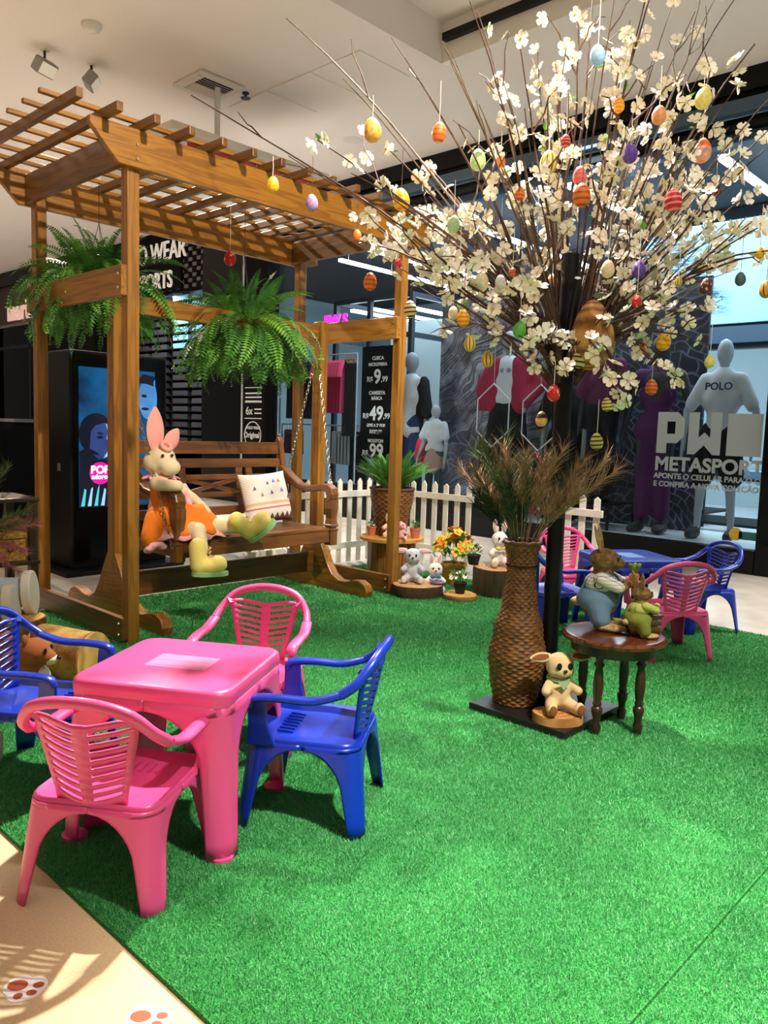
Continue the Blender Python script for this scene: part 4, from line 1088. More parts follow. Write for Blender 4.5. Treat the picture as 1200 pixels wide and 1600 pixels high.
def make_chair(name, lab, m_, loc, rz, group):
    """front is -Y"""
    t = thing(name, lab, 'chair', loc, rz, group)
    zs = .272
    def ring(s, z): return [(x * s, y * s - .005, z) for x, y in rrect(.165, .165, .05, 5)]
    st = loft([ring(1.03, zs - .02), ring(1.035, zs - .006), ring(1.0, zs), ring(.93, zs - .006), ring(.5, zs - .014)], None, False, True).build('seat', m_, t, smooth=60)
    for k in range(7):
        MB().beam((-.075 + .025 * k, -.10, zs - .008), (-.075 + .025 * k, -.05, zs - .0105), .007, .006).build('seat_rib', m_, st)
    rows = [0, .04, .08, .12, .155, .18, .20, .215, .228, .236, .241, .2435, .2446, .24495, .245, .26]
    def w(z):
        if z < .12: return .030 + .012 * z / .12, 0
        u = min(1, (z - .12) / .125); return .042, 1 - math.sqrt(max(0, 1 - u * u))
    for sx in (-1, 1):
        for sy in (-1, 1):
            lg = shell_corner(sx, sy, .168, .168, .05, rows, w, .040, .26).build('leg', m_, t, smooth=50, solid=.007)
    for s in (-1, 1):
        arm = cat(None, [(s * .186, -.150, .375), (s * .188, -.135, .398), (s * .192, -.06, .405), (s * .192, .04, .405), (s * .186, .12, .428)])
        sweep(arm, .021, .012).build('armrest', m_, t, smooth=60)
        loft([[(s * .160, -.165, .25), (s * .178, -.165, .25), (s * .178, -.075, .25), (s * .160, -.075, .25)],
              [(s * .176, -.158, .32), (s * .188, -.158, .32), (s * .188, -.098, .32), (s * .176, -.098, .32)],
              [(s * .178, -.158, .385), (s * .194, -.158, .385), (s * .194, -.105, .40), (s * .178, -.105, .40)]]).build('arm_support', m_, t, bevel=.004)
    rim = cat(None, [(-.186, .12, .428), (-.172, .165, .462), (-.13, .20, .512), (-.07, .216, .535), (0, .222, .542), (.07, .216, .535), (.13, .20, .512), (.172, .165, .462), (.186, .12, .428)])
    sweep(rim, .015, .015).build('back_rim', m_, t, smooth=60)
    # slotted back panel
    S = [-1, -.84, -.62, -.38, -.14, .14, .38, .62, .84, 1]; nr = 19
    T = [0.0] + [.07 + .86 * k / (nr - 1) for k in range(nr)] + [1.0]
    vs = []; fs = []
    for ti, tt in enumerate(T):
        for s in S:
            wv = .092 + .052 * tt; tz = tt
            z = .255 + .235 * tz + (.030 * abs(s) - .012) * (1 if 0 < ti < len(T) - 1 else (1.0 if ti else 0))
            z = min(z, .517 - .03 * s * s)
            y = .158 + .05 * tt - .035 * s * s * (.4 + .6 * tt)
            vs.append((s * wv, y, z))
    nS = len(S)
    for i in range(len(T) - 1):
        for j in range(nS - 1):
            if 0 < i < len(T) - 2 and i % 2 == 0 and j not in (0, 4, nS - 2): continue
            fs.append((i * nS + j, i * nS + j + 1, (i + 1) * nS + j + 1, (i + 1) * nS + j))
    MB().add(vs, fs).build('backrest', m_, t, smooth=60, solid=.008)
    for s in (-1, 1):
        MB().beam((s * .13, .172, .48), (s * .145, .185, .497), .03, .012).build('back_joint', m_, t)
    return t

def face(dx, dy): return math.atan2(dx, -dy)     # turn so that the chair's front (-Y) looks along (dx, dy)
make_table('play_table', "pink plastic children's table in front of the pergola", m_pink, m_pinkl, (1.29, 2.03, .012), R(32))
make_chair('play_chair', 'pink plastic armchair nearest the camera, its back to us, half on beige floor', m_pink, (1.00, 1.865, .0), face(.83, .56), 'pink play chairs')
make_chair('play_chair', 'pink plastic armchair on the far side of the pink table', m_pink, (1.80, 2.36, .012), face(-.80, -.60), 'pink play chairs')
make_chair('play_chair', 'blue plastic armchair right of the pink table', m_blue, (1.615, 1.785, .012), face(-.55, .83), 'blue play chairs')
make_chair('play_chair', 'blue plastic armchair left of the pink table, cut by the frame', m_blue, (1.09, 2.56, .012), face(.58, -.81), 'blue play chairs')
make_table('play_table', "blue plastic children's table behind the flowering tree", m_blue, m_bluel, (4.57, 2.20, .012), R(-34))
make_chair('play_chair', 'pink plastic armchair at the near side of the blue table, right of the rabbits', m_pink, (4.24, 1.80, .012), face(.62, .78), 'pink play chairs')
make_chair('play_chair', 'pink plastic armchair at the far side of the blue table, behind the tree pole', m_pink, (4.80, 2.72, .012), face(-.55, -.84), 'pink play chairs')
make_chair('play_chair', 'blue plastic armchair at the right end of the blue table', m_blue, (4.99, 1.93, .012), face(-.86, .5), 'blue play chairs')
make_chair('play_chair', 'blue plastic armchair left of the blue table, beside the tree pole', m_blue, (4.16, 2.48, .012), face(.85, -.52), 'blue play chairs')

# ================================================================== FLOWERING TREE
m_bark = mat('twig_bark', (58, 36, 28), .8, col2=(92, 62, 46), nscale=30)
m_barkg = mat('grey_twig', (120, 104, 90), .8, col2=(86, 70, 58), nscale=30)
TB = Vector((2.95, 1.76, 0))
tr = thing('blossom_tree', 'artificial tree of twigs with white blossoms on a black pole', 'tree', (TB.x, TB.y, .045))
MB().tube([TB + Vector((0, 0, .05)), TB + Vector((0, 0, 1.95))], .036, 20).build('pole', m_black, tr, smooth=50, world=True)
MB().lathe([(.10, 0), (.10, .012), (.05, .014), (.045, .05)], (TB.x, TB.y, .046), 24).build('pole_foot', m_black, tr, world=True)
for (dx, dy, dz) in ((-.20, .22, .36), (.19, -.20, .30), (-.14, -.12, .30), (.12, .18, .34)):
    MB().tube([TB + Vector((0, 0, 1.52)), TB + Vector((dx * .55, dy * .55, 1.52 + dz * .6)), TB + Vector((dx, dy, 1.52 + dz))], [.022, .018, .013], 10).build('pole_arm', m_black, tr, smooth=60, world=True)
EGGS = [(2.256, 2.249, 2.355, 0.094, 'tan'), (2.373, 2.193, 2.112, 0.089, 'yellowband'), (2.485, 2.105, 2.379, 0.078, 'orangestripe'), (2.641, 2.026, 2.299, 0.085, 'palegreen'), (2.637, 1.912, 2.27, 0.053, 'orange'), (2.829, 1.814, 2.295, 0.093, 'yellowvert'), (2.609, 1.526, 2.067, 0.085, 'orangestripe'), (2.756, 1.625, 2.189, 0.071, 'pink'), (2.955, 1.692, 2.715, 0.082, 'skyblue'), (2.914, 1.564, 2.479, 0.057, 'amber'), (3.241, 1.363, 2.358, 0.097, 'peachband'), (2.868, 1.3, 2.069, 0.084, 'redstripe'), (3.172, 1.185, 2.22, 0.049, 'beeyellow'), (2.803, 1.447, 2.246, 0.071, 'purple'), (2.955, 1.46, 1.854, 0.07, 'purple'), (3.106, 1.316, 2.504, 0.083, 'paleyellow'), (2.781, 1.334, 2.349, 0.068, 'peach'), (2.068, 2.621, 2.173, 0.067, 'yellowspeck'), (2.29, 2.634, 2.155, 0.071, 'lilac'), (2.13, 2.112, 1.749, 0.067, 'orangestripe'), (2.425, 2.171, 1.692, 0.07, 'bee'), (2.33, 1.887, 1.963, 0.064, 'palegreen'), (2.56, 1.922, 1.794, 0.078, 'cream'), (2.451, 1.752, 1.759, 0.054, 'greywhite'), (2.321, 1.817, 1.618, 0.063, 'amberband'), (2.567, 2.063, 1.687, 0.055, 'cream'), (2.533, 1.713, 1.594, 0.065, 'green'), (2.408, 1.849, 1.536, 0.06, 'yellowvert'), (2.705, 1.981, 1.51, 0.069, 'yellowvert'), (2.829, 1.784, 1.268, 0.066, 'yellowbrown'), (2.657, 1.628, 1.364, 0.066, 'reddot'), (2.87, 1.793, 1.836, 0.055, 'peach'), (2.617, 1.816, 1.83, 0.037, 'rust'), (2.859, 1.64, 1.513, 0.079, 'bee'), (2.767, 1.461, 1.326, 0.053, 'beeyellow'), (3.014, 1.628, 1.183, 0.072, 'beeyellow'), (3.09, 1.401, 1.592, 0.077, 'yellowband'), (3.142, 1.508, 1.577, 0.056, 'orange'), (3.143, 1.464, 1.414, 0.066, 'orangestripe'), (3.063, 1.201, 1.502, 0.051, 'paleyellow'), (2.886, 1.426, 1.724, 0.051, 'reddot'), (2.735, 1.473, 1.823, 0.066, 'cream'), (2.908, 1.277, 1.784, 0.038, 'yellowvert'), (2.946, 1.189, 1.765, 0.059, 'browndot'), (3.128, 1.134, 1.813, 0.053, 'slate'), (3.323, 1.103, 1.801, 0.07, 'orangevert'), (3.049, 1.044, 1.883, 0.042, 'yellowband'), (3.197, 1.28, 2.177, 0.04, 'reddot'), (2.67, 1.642, 2.297, 0.048, 'redstripe'), (2.438, 2.504, 2.03, 0.05, 'orange'), (2.294, 2.125, 1.846, 0.042, 'reddot'), (2.405, 1.911, 1.837, 0.039, 'lilac'), (2.607, 1.793, 2.118, 0.054, 'orangestripe'), (2.926, 1.64, 1.608, 0.247, 'big')]
TIPS = [(1.62, 2.52, 2.35, 0), (2.4, 2.97, 3.05, 0), (1.91, 2.17, 2.2, 0.6), (2.45, 2.6, 2.37, 0.6), (2.53, 2.65, 2.17, 0.8), (2.01, 2.06, 1.87, 0.9), (2.57, 2.53, 1.98, 0.9), (2.32, 2.21, 2.28, 0.7), (2.46, 2.36, 2.8, 0.0), (2.19, 1.86, 2.54, 0), (2.28, 1.81, 2.69, 0.2), (2.33, 1.94, 2.58, 0.2), (2.98, 2.33, 3.1, 0.4), (2.51, 1.77, 2.64, 0.7), (3.22, 2.17, 2.92, 0.8), (3.09, 1.97, 2.81, 0.8), (2.61, 1.88, 2.5, 0.7), (2.7, 2.02, 2.4, 0.7), (3.08, 1.86, 3.0, 0.5), (3.35, 1.95, 3.22, 0.3), (3.15, 1.74, 3.07, 0.2), (3.22, 1.7, 2.95, 0.9), (2.95, 1.5, 2.88, 0.8), (3.28, 1.53, 3.04, 0.2), (3.61, 1.6, 3.1, 0.3), (3.16, 1.28, 2.96, 0.1), (3.76, 1.45, 3.21, 0.1), (3.31, 1.4, 2.73, 0.8), (3.22, 1.18, 2.71, 0.9), (3.18, 1.22, 2.56, 0.9), (3.14, 1.07, 2.46, 0.8), (3.04, 1.04, 2.3, 0.9), (3.1, 1.07, 2.25, 0.9), (3.63, 1.26, 2.3, 0.8), (3.99, 1.3, 2.28, 0.8), (3.12, 1.07, 2.0, 0.8), (3.03, 1.01, 1.89, 0.8), (3.87, 1.42, 2.01, 0.1), (3.4, 1.29, 2.07, 0.8), (3.07, 1.21, 1.56, 0.9), (3.4, 1.37, 1.87, 0.3), (3.07, 1.34, 1.37, 0.9), (2.79, 1.38, 1.31, 0.9), (2.72, 1.44, 1.4, 0.9), (3.24, 1.41, 1.69, 0.8), (2.24, 1.97, 1.8, 0.9), (2.63, 2.38, 2.15, 0.7), (2.92, 2.38, 1.9, 0.8), (2.58, 2.08, 1.65, 0.6), (2.28, 1.89, 1.84, 0.9), (2.59, 1.66, 1.49, 0.7), (2.72, 1.61, 1.42, 0.9), (2.65, 1.98, 2.09, 0.8), (3.25, 2.09, 2.61, 0.8), (3.32, 1.79, 2.48, 0.9), (3.13, 1.51, 2.3, 0.9), (3.4, 1.57, 2.56, 0.9), (3.23, 1.39, 2.2, 0.8), (2.59, 1.83, 1.77, 0.8), (2.78, 1.41, 2.48, 0.9), (3.03, 1.47, 2.02, 0.8), (3.81, 1.48, 2.64, 0.9), (2.83, 2.49, 2.44, 0.6), (2.67, 2.2, 2.21, 0.7), (3.32, 1.33, 2.32, 0.8), (2.48, 2.0, 2.38, 0.5), (3.1, 1.93, 2.66, 0.6)]

tw = random.Random(21)
spots = []          # blossom sites: point, outward direction
leaves = []
for bi, (tx, ty, tz, dens) in enumerate(TIPS):
    tip = Vector((tx, ty, tz)); low = tip.z < 1.95
    a = math.atan2(tip.y - TB.y, tip.x - TB.x)
    a0 = round(a / (math.pi / 4)) * math.pi / 4 + .25; back = max(0.0, math.cos(a0 - math.atan2(-TB.y, -TB.x)))
    rr0 = .045 + .02 * tw.random(); p0 = TB + Vector((rr0 * math.cos(a0), rr0 * math.sin(a0), tw.uniform(1.40, 1.60)))
    hd_ = tip - p0
    if low: mid = p0 + Vector((hd_.x * .45, hd_.y * .45, max(.20, hd_.z * .55 + .14)))
    else: mid = p0 + Vector((hd_.x * .40, hd_.y * .40, hd_.z * .56))
    n = 14; pts = []; ph = tw.uniform(0, 6.28); amp = tw.uniform(.010, .030); sd = hd_.cross(Vector((0, 0, 1)))
    if sd.length < .01: sd = Vector((1, 0, 0))
    sd.normalize()
    for i in range(n + 1):
        t = i / n; p = p0 * (1 - t) ** 2 + mid * 2 * t * (1 - t) + tip * t * t
        k = math.sin(math.pi * min(1, t * 1.2)) if t < .83 else .5
        pts.append(p + sd * amp * math.sin(ph + t * 9) * k + Vector((0, 0, amp * .7 * math.cos(ph * 1.7 + t * 11) * k)))
    thick = tw.uniform(.0060, .0100)
    b = MB(); b.tube(pts, [thick * (1 - .72 * i / n) for i in range(n + 1)], 6)
    tws = []
    for k in range(tw.randint(2, 4)):
        i0 = tw.randint(4, n - 2); base = pts[i0]; d = (pts[i0 + 1] - pts[i0]).normalized()
        q = Vector((tw.uniform(-1, 1), tw.uniform(-1, 1), tw.uniform(-.4, 1))).normalized()
        L = tw.uniform(.12, .32) * (1.2 - .5 * i0 / n); e = (d * .9 + q * .75).normalized()
        tp = [base, base + e * L * .4 + q * .01, base + e * L * .75 - q * .008, base + e * L + q * .02]
        b.tube(tp, [thick * .5, thick * .42, thick * .32, thick * .2], 5); tws.append(tp)
    # a companion twig lying beside the branch
    off = Vector((tw.uniform(-.03, .03), tw.uniform(-.03, .03), tw.uniform(-.02, .03)))
    b.tube([p + off * min(1, 3 * i / n) for i, p in enumerate(pts[:n - 2])], [thick * .6 * (1 - .7 * i / n) for i in range(n - 2)], 5)
    b.build('branch', m_barkg if (dens < .25 and bi % 2) else m_bark, tr, smooth=60, world=True)
    if dens > 0:
        L = sum((pts[i + 1] - pts[i]).length for i in range(n)); t0 = .34 if L > .55 else .22
        m_ = int(L * (1 - t0) / .085 * dens)
        for k in range(m_):
            t = t0 + (1 - t0) * (k + tw.random()) / max(1, m_); f_ = t * n; i = min(n - 1, int(f_)); p = pts[i].lerp(pts[i + 1], f_ - i)
            for _ in range(tw.choice((1, 2, 3))):
                q = Vector((tw.gauss(0, 1), tw.gauss(0, 1), tw.gauss(.25, 1))).normalized(); spots.append((p + q * tw.uniform(.008, .032), q))
            if tw.random() < .16: leaves.append((p, Vector((tw.gauss(0, 1), tw.gauss(0, 1), tw.gauss(.3, .8))).normalized()))
        for tp in tws:
            for k in range(int(4 * dens)):
                t = tw.uniform(.25, 1) * 3; i = min(2, int(t)); p = tp[i].lerp(tp[i + 1], t - i)
                q = Vector((tw.gauss(0, 1), tw.gauss(0, 1), tw.gauss(.25, 1))).normalized(); spots.append((p + q * tw.uniform(.010, .032), q))
m_petal = mat('petal_white', (250, 244, 228), .7); m_heart = mat('blossom_heart', (196, 176, 70), .7)
m_leafb = mat('bright_leaf', (120, 190, 60), .5, col2=(84, 160, 46), nscale=40)
def blossom_geo(cup, seed):
    r = random.Random(seed); b = MB(); nf = []
    for k in range(5):
        a = 2 * math.pi * k / 5 + r.uniform(-.12, .12)
        def pt(rr, da, z): return (rr * math.cos(a + da), rr * math.sin(a + da), z)
        ln = .034 * r.uniform(.88, 1.1); c = cup * r.uniform(.6, 1.3)
        b.add([pt(.003, 0, 0), pt(ln * .62, -.60, c * .45), pt(ln * .95, -.40, c * .9), pt(ln, 0, c * .8), pt(ln * .95, .40, c * .9), pt(ln * .62, .60, c * .45), pt(ln * .6, 0, c * .25)],
              [(0, 1, 6), (1, 2, 6), (2, 3, 6), (3, 4, 6), (4, 5, 6), (5, 0, 6)])
        nf += [0] * 6
    n0 = len(b.f); b.ell((0, 0, .003), (.006, .006, .004), None, 6, 4); nf += [1] * (len(b.f) - n0)
    return b, nf
geos = [blossom_geo(c, 40 + i) for i, c in enumerate((.008, .014, .004, .018))]
bmesh_list = []
for b, nf in geos:
    me = b.mesh('blossom', m_petal); me.materials.append(m_heart); me.polygons.foreach_set('material_index', nf); bmesh_list.append(me)
camp = Vector((0, 0, EYE))
spots.sort(key=lambda s: (s[0] - camp).length)
# keep blossoms from sitting in one another: show the nearest of each small cell as single flowers
rest = MB(); restm = []; cells = {}; count = 0
for si, (p, q) in enumerate(spots):
    rt = q.to_track_quat('Z', 'Y').to_matrix() @ Matrix.Rotation(tw.uniform(0, 6.28), 3, 'Z'); sc_ = tw.uniform(.72, 1.08); g = tw.randrange(4)
    key = (round(p.x / .07), round(p.y / .07), round(p.z / .07))
    if count < 300 and key not in cells:
        cells[key] = 1; count += 1
        inst('blossom', bmesh_list[g], tr, mtx=Matrix.Translation(p - tr.location) @ (rt.to_4x4()) @ Matrix.Scale(sc_, 4))
    else:
        b, nf = geos[g]; rest.add([p - tr.location + rt @ (Vector(v_) * sc_) for v_ in b.v], b.f); restm += nf
me = rest.mesh('blossoms', m_petal); me.materials.append(m_heart); me.polygons.foreach_set('material_index', restm)
o = bpy.data.objects.new('blossoms', me); COL.objects.link(o); o.parent = tr; o['kind'] = 'stuff'
lm = MB().add([(0, 0, 0), (.018, -.011, .004), (.042, 0, .0), (.018, .011, .004), (.02, 0, -.002)], [(0, 1, 4), (1, 2, 4), (2, 3, 4), (3, 0, 4)]).mesh('leaf', m_leafb)
for (p, q) in leaves[:150]:
    rt = q.to_track_quat('X', 'Z').to_matrix().to_4x4()
    inst('leaf', lm, tr, mtx=Matrix.Translation(p - tr.location) @ rt @ Matrix.Scale(tw.uniform(.7, 1.2), 4))

# eggs
EGGK = {'tan': ('speckled tan', (222, 176, 84), (196, 140, 60), 'dot'), 'yellowband': ('yellow banded', (244, 190, 36), (226, 140, 24), 'h'), 'orangestripe': ('orange striped', (232, 116, 30), (160, 78, 26), 'h'),
 'palegreen': ('pale green', (178, 206, 150), (150, 186, 124), 'dot'), 'orange': ('plain orange', (236, 122, 40), (222, 104, 30), 'h'), 'yellowvert': ('yellow and brown melon striped', (226, 198, 88), (92, 62, 30), 'v'),
 'pink': ('coral pink', (240, 128, 120), (226, 100, 100), 'h'), 'skyblue': ('sky blue', (140, 182, 222), (116, 164, 210), 'dot'), 'amber': ('amber', (246, 176, 40), (230, 130, 30), 'h'), 'peachband': ('peach and orange banded', (238, 178, 150), (238, 110, 50), 'h1'),
 'redstripe': ('red striped', (198, 28, 44), (232, 150, 140), 'h'), 'beeyellow': ('pale yellow and black ringed', (226, 208, 110), (46, 38, 24), 'h'), 'purple': ('purple', (104, 66, 170), (84, 50, 150), 'dot'), 'paleyellow': ('pale lemon', (232, 222, 130), (220, 206, 100), 'dot'),
 'peach': ('peach', (244, 170, 120), (238, 150, 96), 'dot'), 'yellowspeck': ('speckled yellow', (244, 196, 40), (214, 150, 30), 'dot'), 'lilac': ('lilac', (176, 144, 204), (150, 120, 186), 'dot'), 'bee': ('cream and black ringed', (230, 212, 150), (30, 26, 20), 'h'),
 'cream': ('cream', (238, 216, 176), (228, 202, 156), 'dot'), 'greywhite': ('grey white', (216, 216, 206), (190, 192, 184), 'dot'), 'amberband': ('amber banded', (248, 182, 30), (228, 120, 24), 'h'), 'green': ('leaf green', (92, 180, 72), (70, 160, 56), 'dot'),
 'yellowbrown': ('yellow with brown belt', (226, 196, 110), (78, 36, 26), 'h1'), 'reddot': ('red with white dots', (206, 22, 26), (244, 220, 196), 'spots'), 'rust': ('rust', (176, 70, 30), (150, 54, 24), 'h'), 'browndot': ('brown with white dots', (84, 34, 26), (214, 190, 170), 'spots'),
 'slate': ('slate green', (84, 108, 112), (70, 94, 98), 'dot'), 'orangevert': ('orange and brown melon striped', (222, 160, 60), (84, 54, 28), 'v')}
def egg_mat(k):
    if 'egg_' + k in MATS: return MATS['egg_' + k]
    _, c1, c2, ty = EGGK[k]; m, nt, b = new_mat('egg_' + k); tc = nt.nodes.new('ShaderNodeTexCoord')
    cr = nt.nodes.new('ShaderNodeValToRGB'); cr.color_ramp.interpolation = 'CONSTANT' if ty in ('v', 'spots') else 'LINEAR'
    cr.color_ramp.elements[0].color = rgba(c1); cr.color_ramp.elements[1].color = rgba(c2)
    if ty in ('h', 'v', 'h1'):
        sp = nt.nodes.new('ShaderNodeSeparateXYZ'); nt.links.new(tc.outputs['Object'], sp.inputs[0]); sn = nt.nodes.new('ShaderNodeMath'); sn.operation = 'SINE'
        mu = nt.nodes.new('ShaderNodeMath'); mu.operation = 'MULTIPLY'
        if ty == 'v':
            at = nt.nodes.new('ShaderNodeMath'); at.operation = 'ARCTAN2'; nt.links.new(sp.outputs['Y'], at.inputs[0]); nt.links.new(sp.outputs['X'], at.inputs[1]); nt.links.new(at.outputs[0], mu.inputs[0]); mu.inputs[1].default_value = 9
        else:
            nt.links.new(sp.outputs['Z'], mu.inputs[0]); mu.inputs[1].default_value = 26 if ty == 'h' else 8
        nt.links.new(mu.outputs[0], sn.inputs[0]); nt.links.new(sn.outputs[0], cr.inputs[0])
        cr.color_ramp.elements[0].position = .35; cr.color_ramp.elements[1].position = .6 if ty != 'v' else .62
    elif ty == 'spots':
        vo = nt.nodes.new('ShaderNodeTexVoronoi'); vo.inputs['Scale'].default_value = 4.2; nt.links.new(tc.outputs['Object'], vo.inputs['Vector']); nt.links.new(vo.outputs['Distance'], cr.inputs[0])
        cr.color_ramp.elements[0].color = rgba(c2); cr.color_ramp.elements[1].color = rgba(c1); cr.color_ramp.elements[1].position = .30
    else:
        nz = nt.nodes.new('ShaderNodeTexNoise'); nz.inputs['Scale'].default_value = 9; nt.links.new(tc.outputs['Object'], nz.inputs['Vector']); nt.links.new(nz.outputs['Fac'], cr.inputs[0])
        cr.color_ramp.elements[0].position = .45; cr.color_ramp.elements[1].position = .6
    nt.links.new(cr.outputs[0], b.inputs['Base Color']); b.inputs['Roughness'].default_value = .5
    MATS['egg_' + k] = m; return m
prof = [(max(0.0, .37 * math.sin(math.pi * i / 14) * (1 - .16 * math.cos(math.pi * (1 - i / 14)))) if 0 < i < 14 else 0, -.5 * math.cos(math.pi * i / 14)) for i in range(15)]
egg_me = {}
ORD = ['', 'first', 'second', 'third', 'fourth', 'fifth', 'sixth', 'seventh', 'eighth']
def imx(p): 
    d = Vector(p[:3]) - camp; return d.dot(r2) / d.dot(fwd)
byk = {}
for e in EGGS: byk.setdefault(e[4], []).append(e)
for k in byk: byk[k].sort(key=imx)
def put_egg(x, y, z, h, k, lab, sl, group):
    if k not in egg_me: egg_me[k] = MB().lathe(prof, n=20).mesh('egg', egg_mat(k), 70)
    t = thing('hanging_egg', lab, 'egg', (x, y, z), 0, group)
    inst('shell', egg_me[k], t, (0, 0, 0), (tw.uniform(-.12, .12), tw.uniform(-.12, .12), tw.uniform(0, 6)), h)
    MB().tube([(0, 0, h * .48), (.002, 0, h * .5 + sl * .5), (0, 0, h * .5 + sl)], .0014, 4).build('string', mat('white_string', (225, 220, 210), .8) if tw.random() < .7 else mat('brown_string', (96, 60, 36), .8), t)
for (x, y, z, h, k) in EGGS:
    if k == 'big': continue
    nm = EGGK[k][0]; lst = byk[k]; i = [e[:3] for e in lst].index((x, y, z)) + 1
    lab = (nm + ' egg hanging in the blossom tree') if len(lst) == 1 else (nm + ' tree egg, ' + ORD[i] + ' from the left of the ' + str(len(lst)) + ' alike')
    put_egg(x, y, z, h, k, lab, tw.uniform(.06, .17), 'hanging eggs')
put_egg(3.16, 4.44, 2.30, .105, 'reddot', 'red white-dotted egg hanging alone under the pergola roof', .34, 'hanging eggs')
# big wooden egg in the fork
x, y, z, h, k = [e for e in EGGS if e[4] == 'big'][0]
be = thing('wooden_egg', 'large carved wooden egg wedged in the fork of the tree', 'egg', (x - .02, y - .02, z))
m_wegg = ring_wood('egg_wood', (196, 144, 74), (120, 74, 30), 90)
MB().lathe([(r * .22, zz * .28) for r, zz in prof], n=24).build('shell', m_wegg, be, smooth=70)
for (dx, dy, rz, sz) in ((-.040, -.048, 20, .085), (.010, -.066, -30, .07)):
    MB().ell((dx, dy, -.02), (.030, .018, sz), Matrix.Rotation(R(rz), 3, 'Z')).build('carved_petal', m_wegg, be, smooth=70)

# ================================================================== BOARD, VASE, BUNNY, STOOL
bd = MB().bb(-.235, .235, -.255, .215, 0, .033).build('base_board', mat('black_board', (22, 19, 17), .45, bump=.1, bscale=30), bevel=.004, loc=(2.915, 1.765, .012))
tag(bd, 'square black board under the tree pole and wicker vase', 'board')
def wicker(prof_fn, z0, z1, rows, stakes, amp, m_, name, parent, thick=.0):
    b = MB(); sub = 4; n = stakes * 4; vs = []; fs = []; nz = rows * sub
    for i in range(nz + 1):
        t = i / nz; z = z0 + (z1 - z0) * t; row = min(rows - 1, i // sub); fr = (i % sub) / sub
        bulge = math.sin(math.pi * fr) if i % sub else 0.0
        for j in range(n):
            a = 2 * math.pi * j / n; ph = math.sin(stakes * a / 1.0 * .5 * 2 / 2 * 1.0 + (math.pi if row % 2 else 0))
            r = prof_fn(t) + amp * (.55 * bulge + .75 * bulge * ph)
            vs.append((r * math.cos(a), r * math.sin(a), z))
    for i in range(nz):
        for j in range(n):
            k = (j + 1) % n; fs.append((i * n + j, i * n + k, (i + 1) * n + k, (i + 1) * n + j))
    fs.append(tuple(reversed(range(n))))
    return b.add(vs, fs).build(name, m_, parent, smooth=80)
def interp(tbl):
    def f(t):
        for (a, ra), (b_, rb) in zip(tbl, tbl[1:]):
            if t <= b_:
                u = (t - a) / (b_ - a); u = u * u * (3 - 2 * u); return ra + (rb - ra) * u
        return tbl[-1][1]
    return f
m_wick = mat('wicker_brown', (132, 84, 34), .55, col2=(88, 52, 22), nscale=40)
m_wickd = mat('wicker_dark', (104, 66, 34), .6, col2=(70, 42, 20), nscale=40)
vz = thing('wicker_vase', 'tall brown wicker vase holding dried grasses on the black board', 'vase', (2.845, 1.855, .046))
wicker(interp([(0, .094), (.16, .112), (.30, .122), (.45, .104), (.62, .074), (.80, .058), (.90, .062), (1, .076)]), 0, .70, 56, 30, .0045, m_wick, 'body', vz)
MB().tube([(.077 * math.cos(2 * math.pi * k / 30), .077 * math.sin(2 * math.pi * k / 30), .70 + .003 * math.sin(k * 2.2)) for k in range(31)], .009, 8, False).build('rim', m_wickd, vz, smooth=60)
MB().lathe([(.070, .60), (.0, .60)], n=20).build('inner_fill', m_mattblack, vz)
def plume_mesh(L, spread, m_, seed, n=70, stem=.45):
    r = random.Random(seed); b = MB(); bend = r.uniform(.1, .3); pts = [Vector((bend * L * (i / 8) ** 2, 0, L * i / 8)) for i in range(9)]
    b.tube(pts, [.0018] * 9, 3, False)
    for k in range(n):
        t = stem + (1 - stem) * r.random(); f_ = t * 8; i = min(7, int(f_)); p = pts[i].lerp(pts[i + 1], f_ - i)
        a = r.uniform(0, 6.28); ln = L * .20 * r.uniform(.5, 1.2) * (1.15 - .5 * abs(t - .6)); d = Vector((math.cos(a) * spread + bend * t * .8, math.sin(a) * spread, 1)).normalized()
        s = d.cross(Vector((r.uniform(-1, 1), r.uniform(-1, 1), .1))).normalized() * .0012; q = p + d * ln + Vector((math.cos(a), math.sin(a), -.3)) * ln * .15; m1 = p + d * ln * .55
        b.add([p - s, p + s, m1 + s, m1 - s, q], [(0, 1, 2, 3), (3, 2, 4)])
    return b.mesh('plume', m_)
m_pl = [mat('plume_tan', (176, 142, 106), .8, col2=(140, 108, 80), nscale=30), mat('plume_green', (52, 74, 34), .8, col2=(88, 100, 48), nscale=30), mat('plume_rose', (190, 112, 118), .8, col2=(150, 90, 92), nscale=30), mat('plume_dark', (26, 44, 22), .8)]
PL = [[plume_mesh(L, .40 + .1 * (s % 3), m_, 60 + 7 * ci + s, 120) for s, L in enumerate((.42, .48, .36))] for ci, m_ in enumerate(m_pl)]
r = random.Random(8)
for k in range(52):
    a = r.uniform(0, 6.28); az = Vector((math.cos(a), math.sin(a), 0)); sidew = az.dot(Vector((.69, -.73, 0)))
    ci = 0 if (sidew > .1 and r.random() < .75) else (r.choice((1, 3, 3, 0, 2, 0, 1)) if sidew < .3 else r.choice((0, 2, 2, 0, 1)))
    tilt = r.uniform(.05, .72) * (1.0 if abs(sidew) > .3 else .7)
    mt = Matrix.Translation((.035 * math.cos(a), .035 * math.sin(a), .66)) @ Matrix.Rotation(a, 4, 'Z') @ Matrix.Rotation(tilt, 4, 'Y') @ Matrix.Rotation(r.uniform(-.6, .6), 4, 'Z') @ Matrix.Scale(r.uniform(.75, 1.12), 4)
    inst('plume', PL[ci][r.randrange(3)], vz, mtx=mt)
m_yfl = mat('flower_yellow', (246, 206, 40), .6)
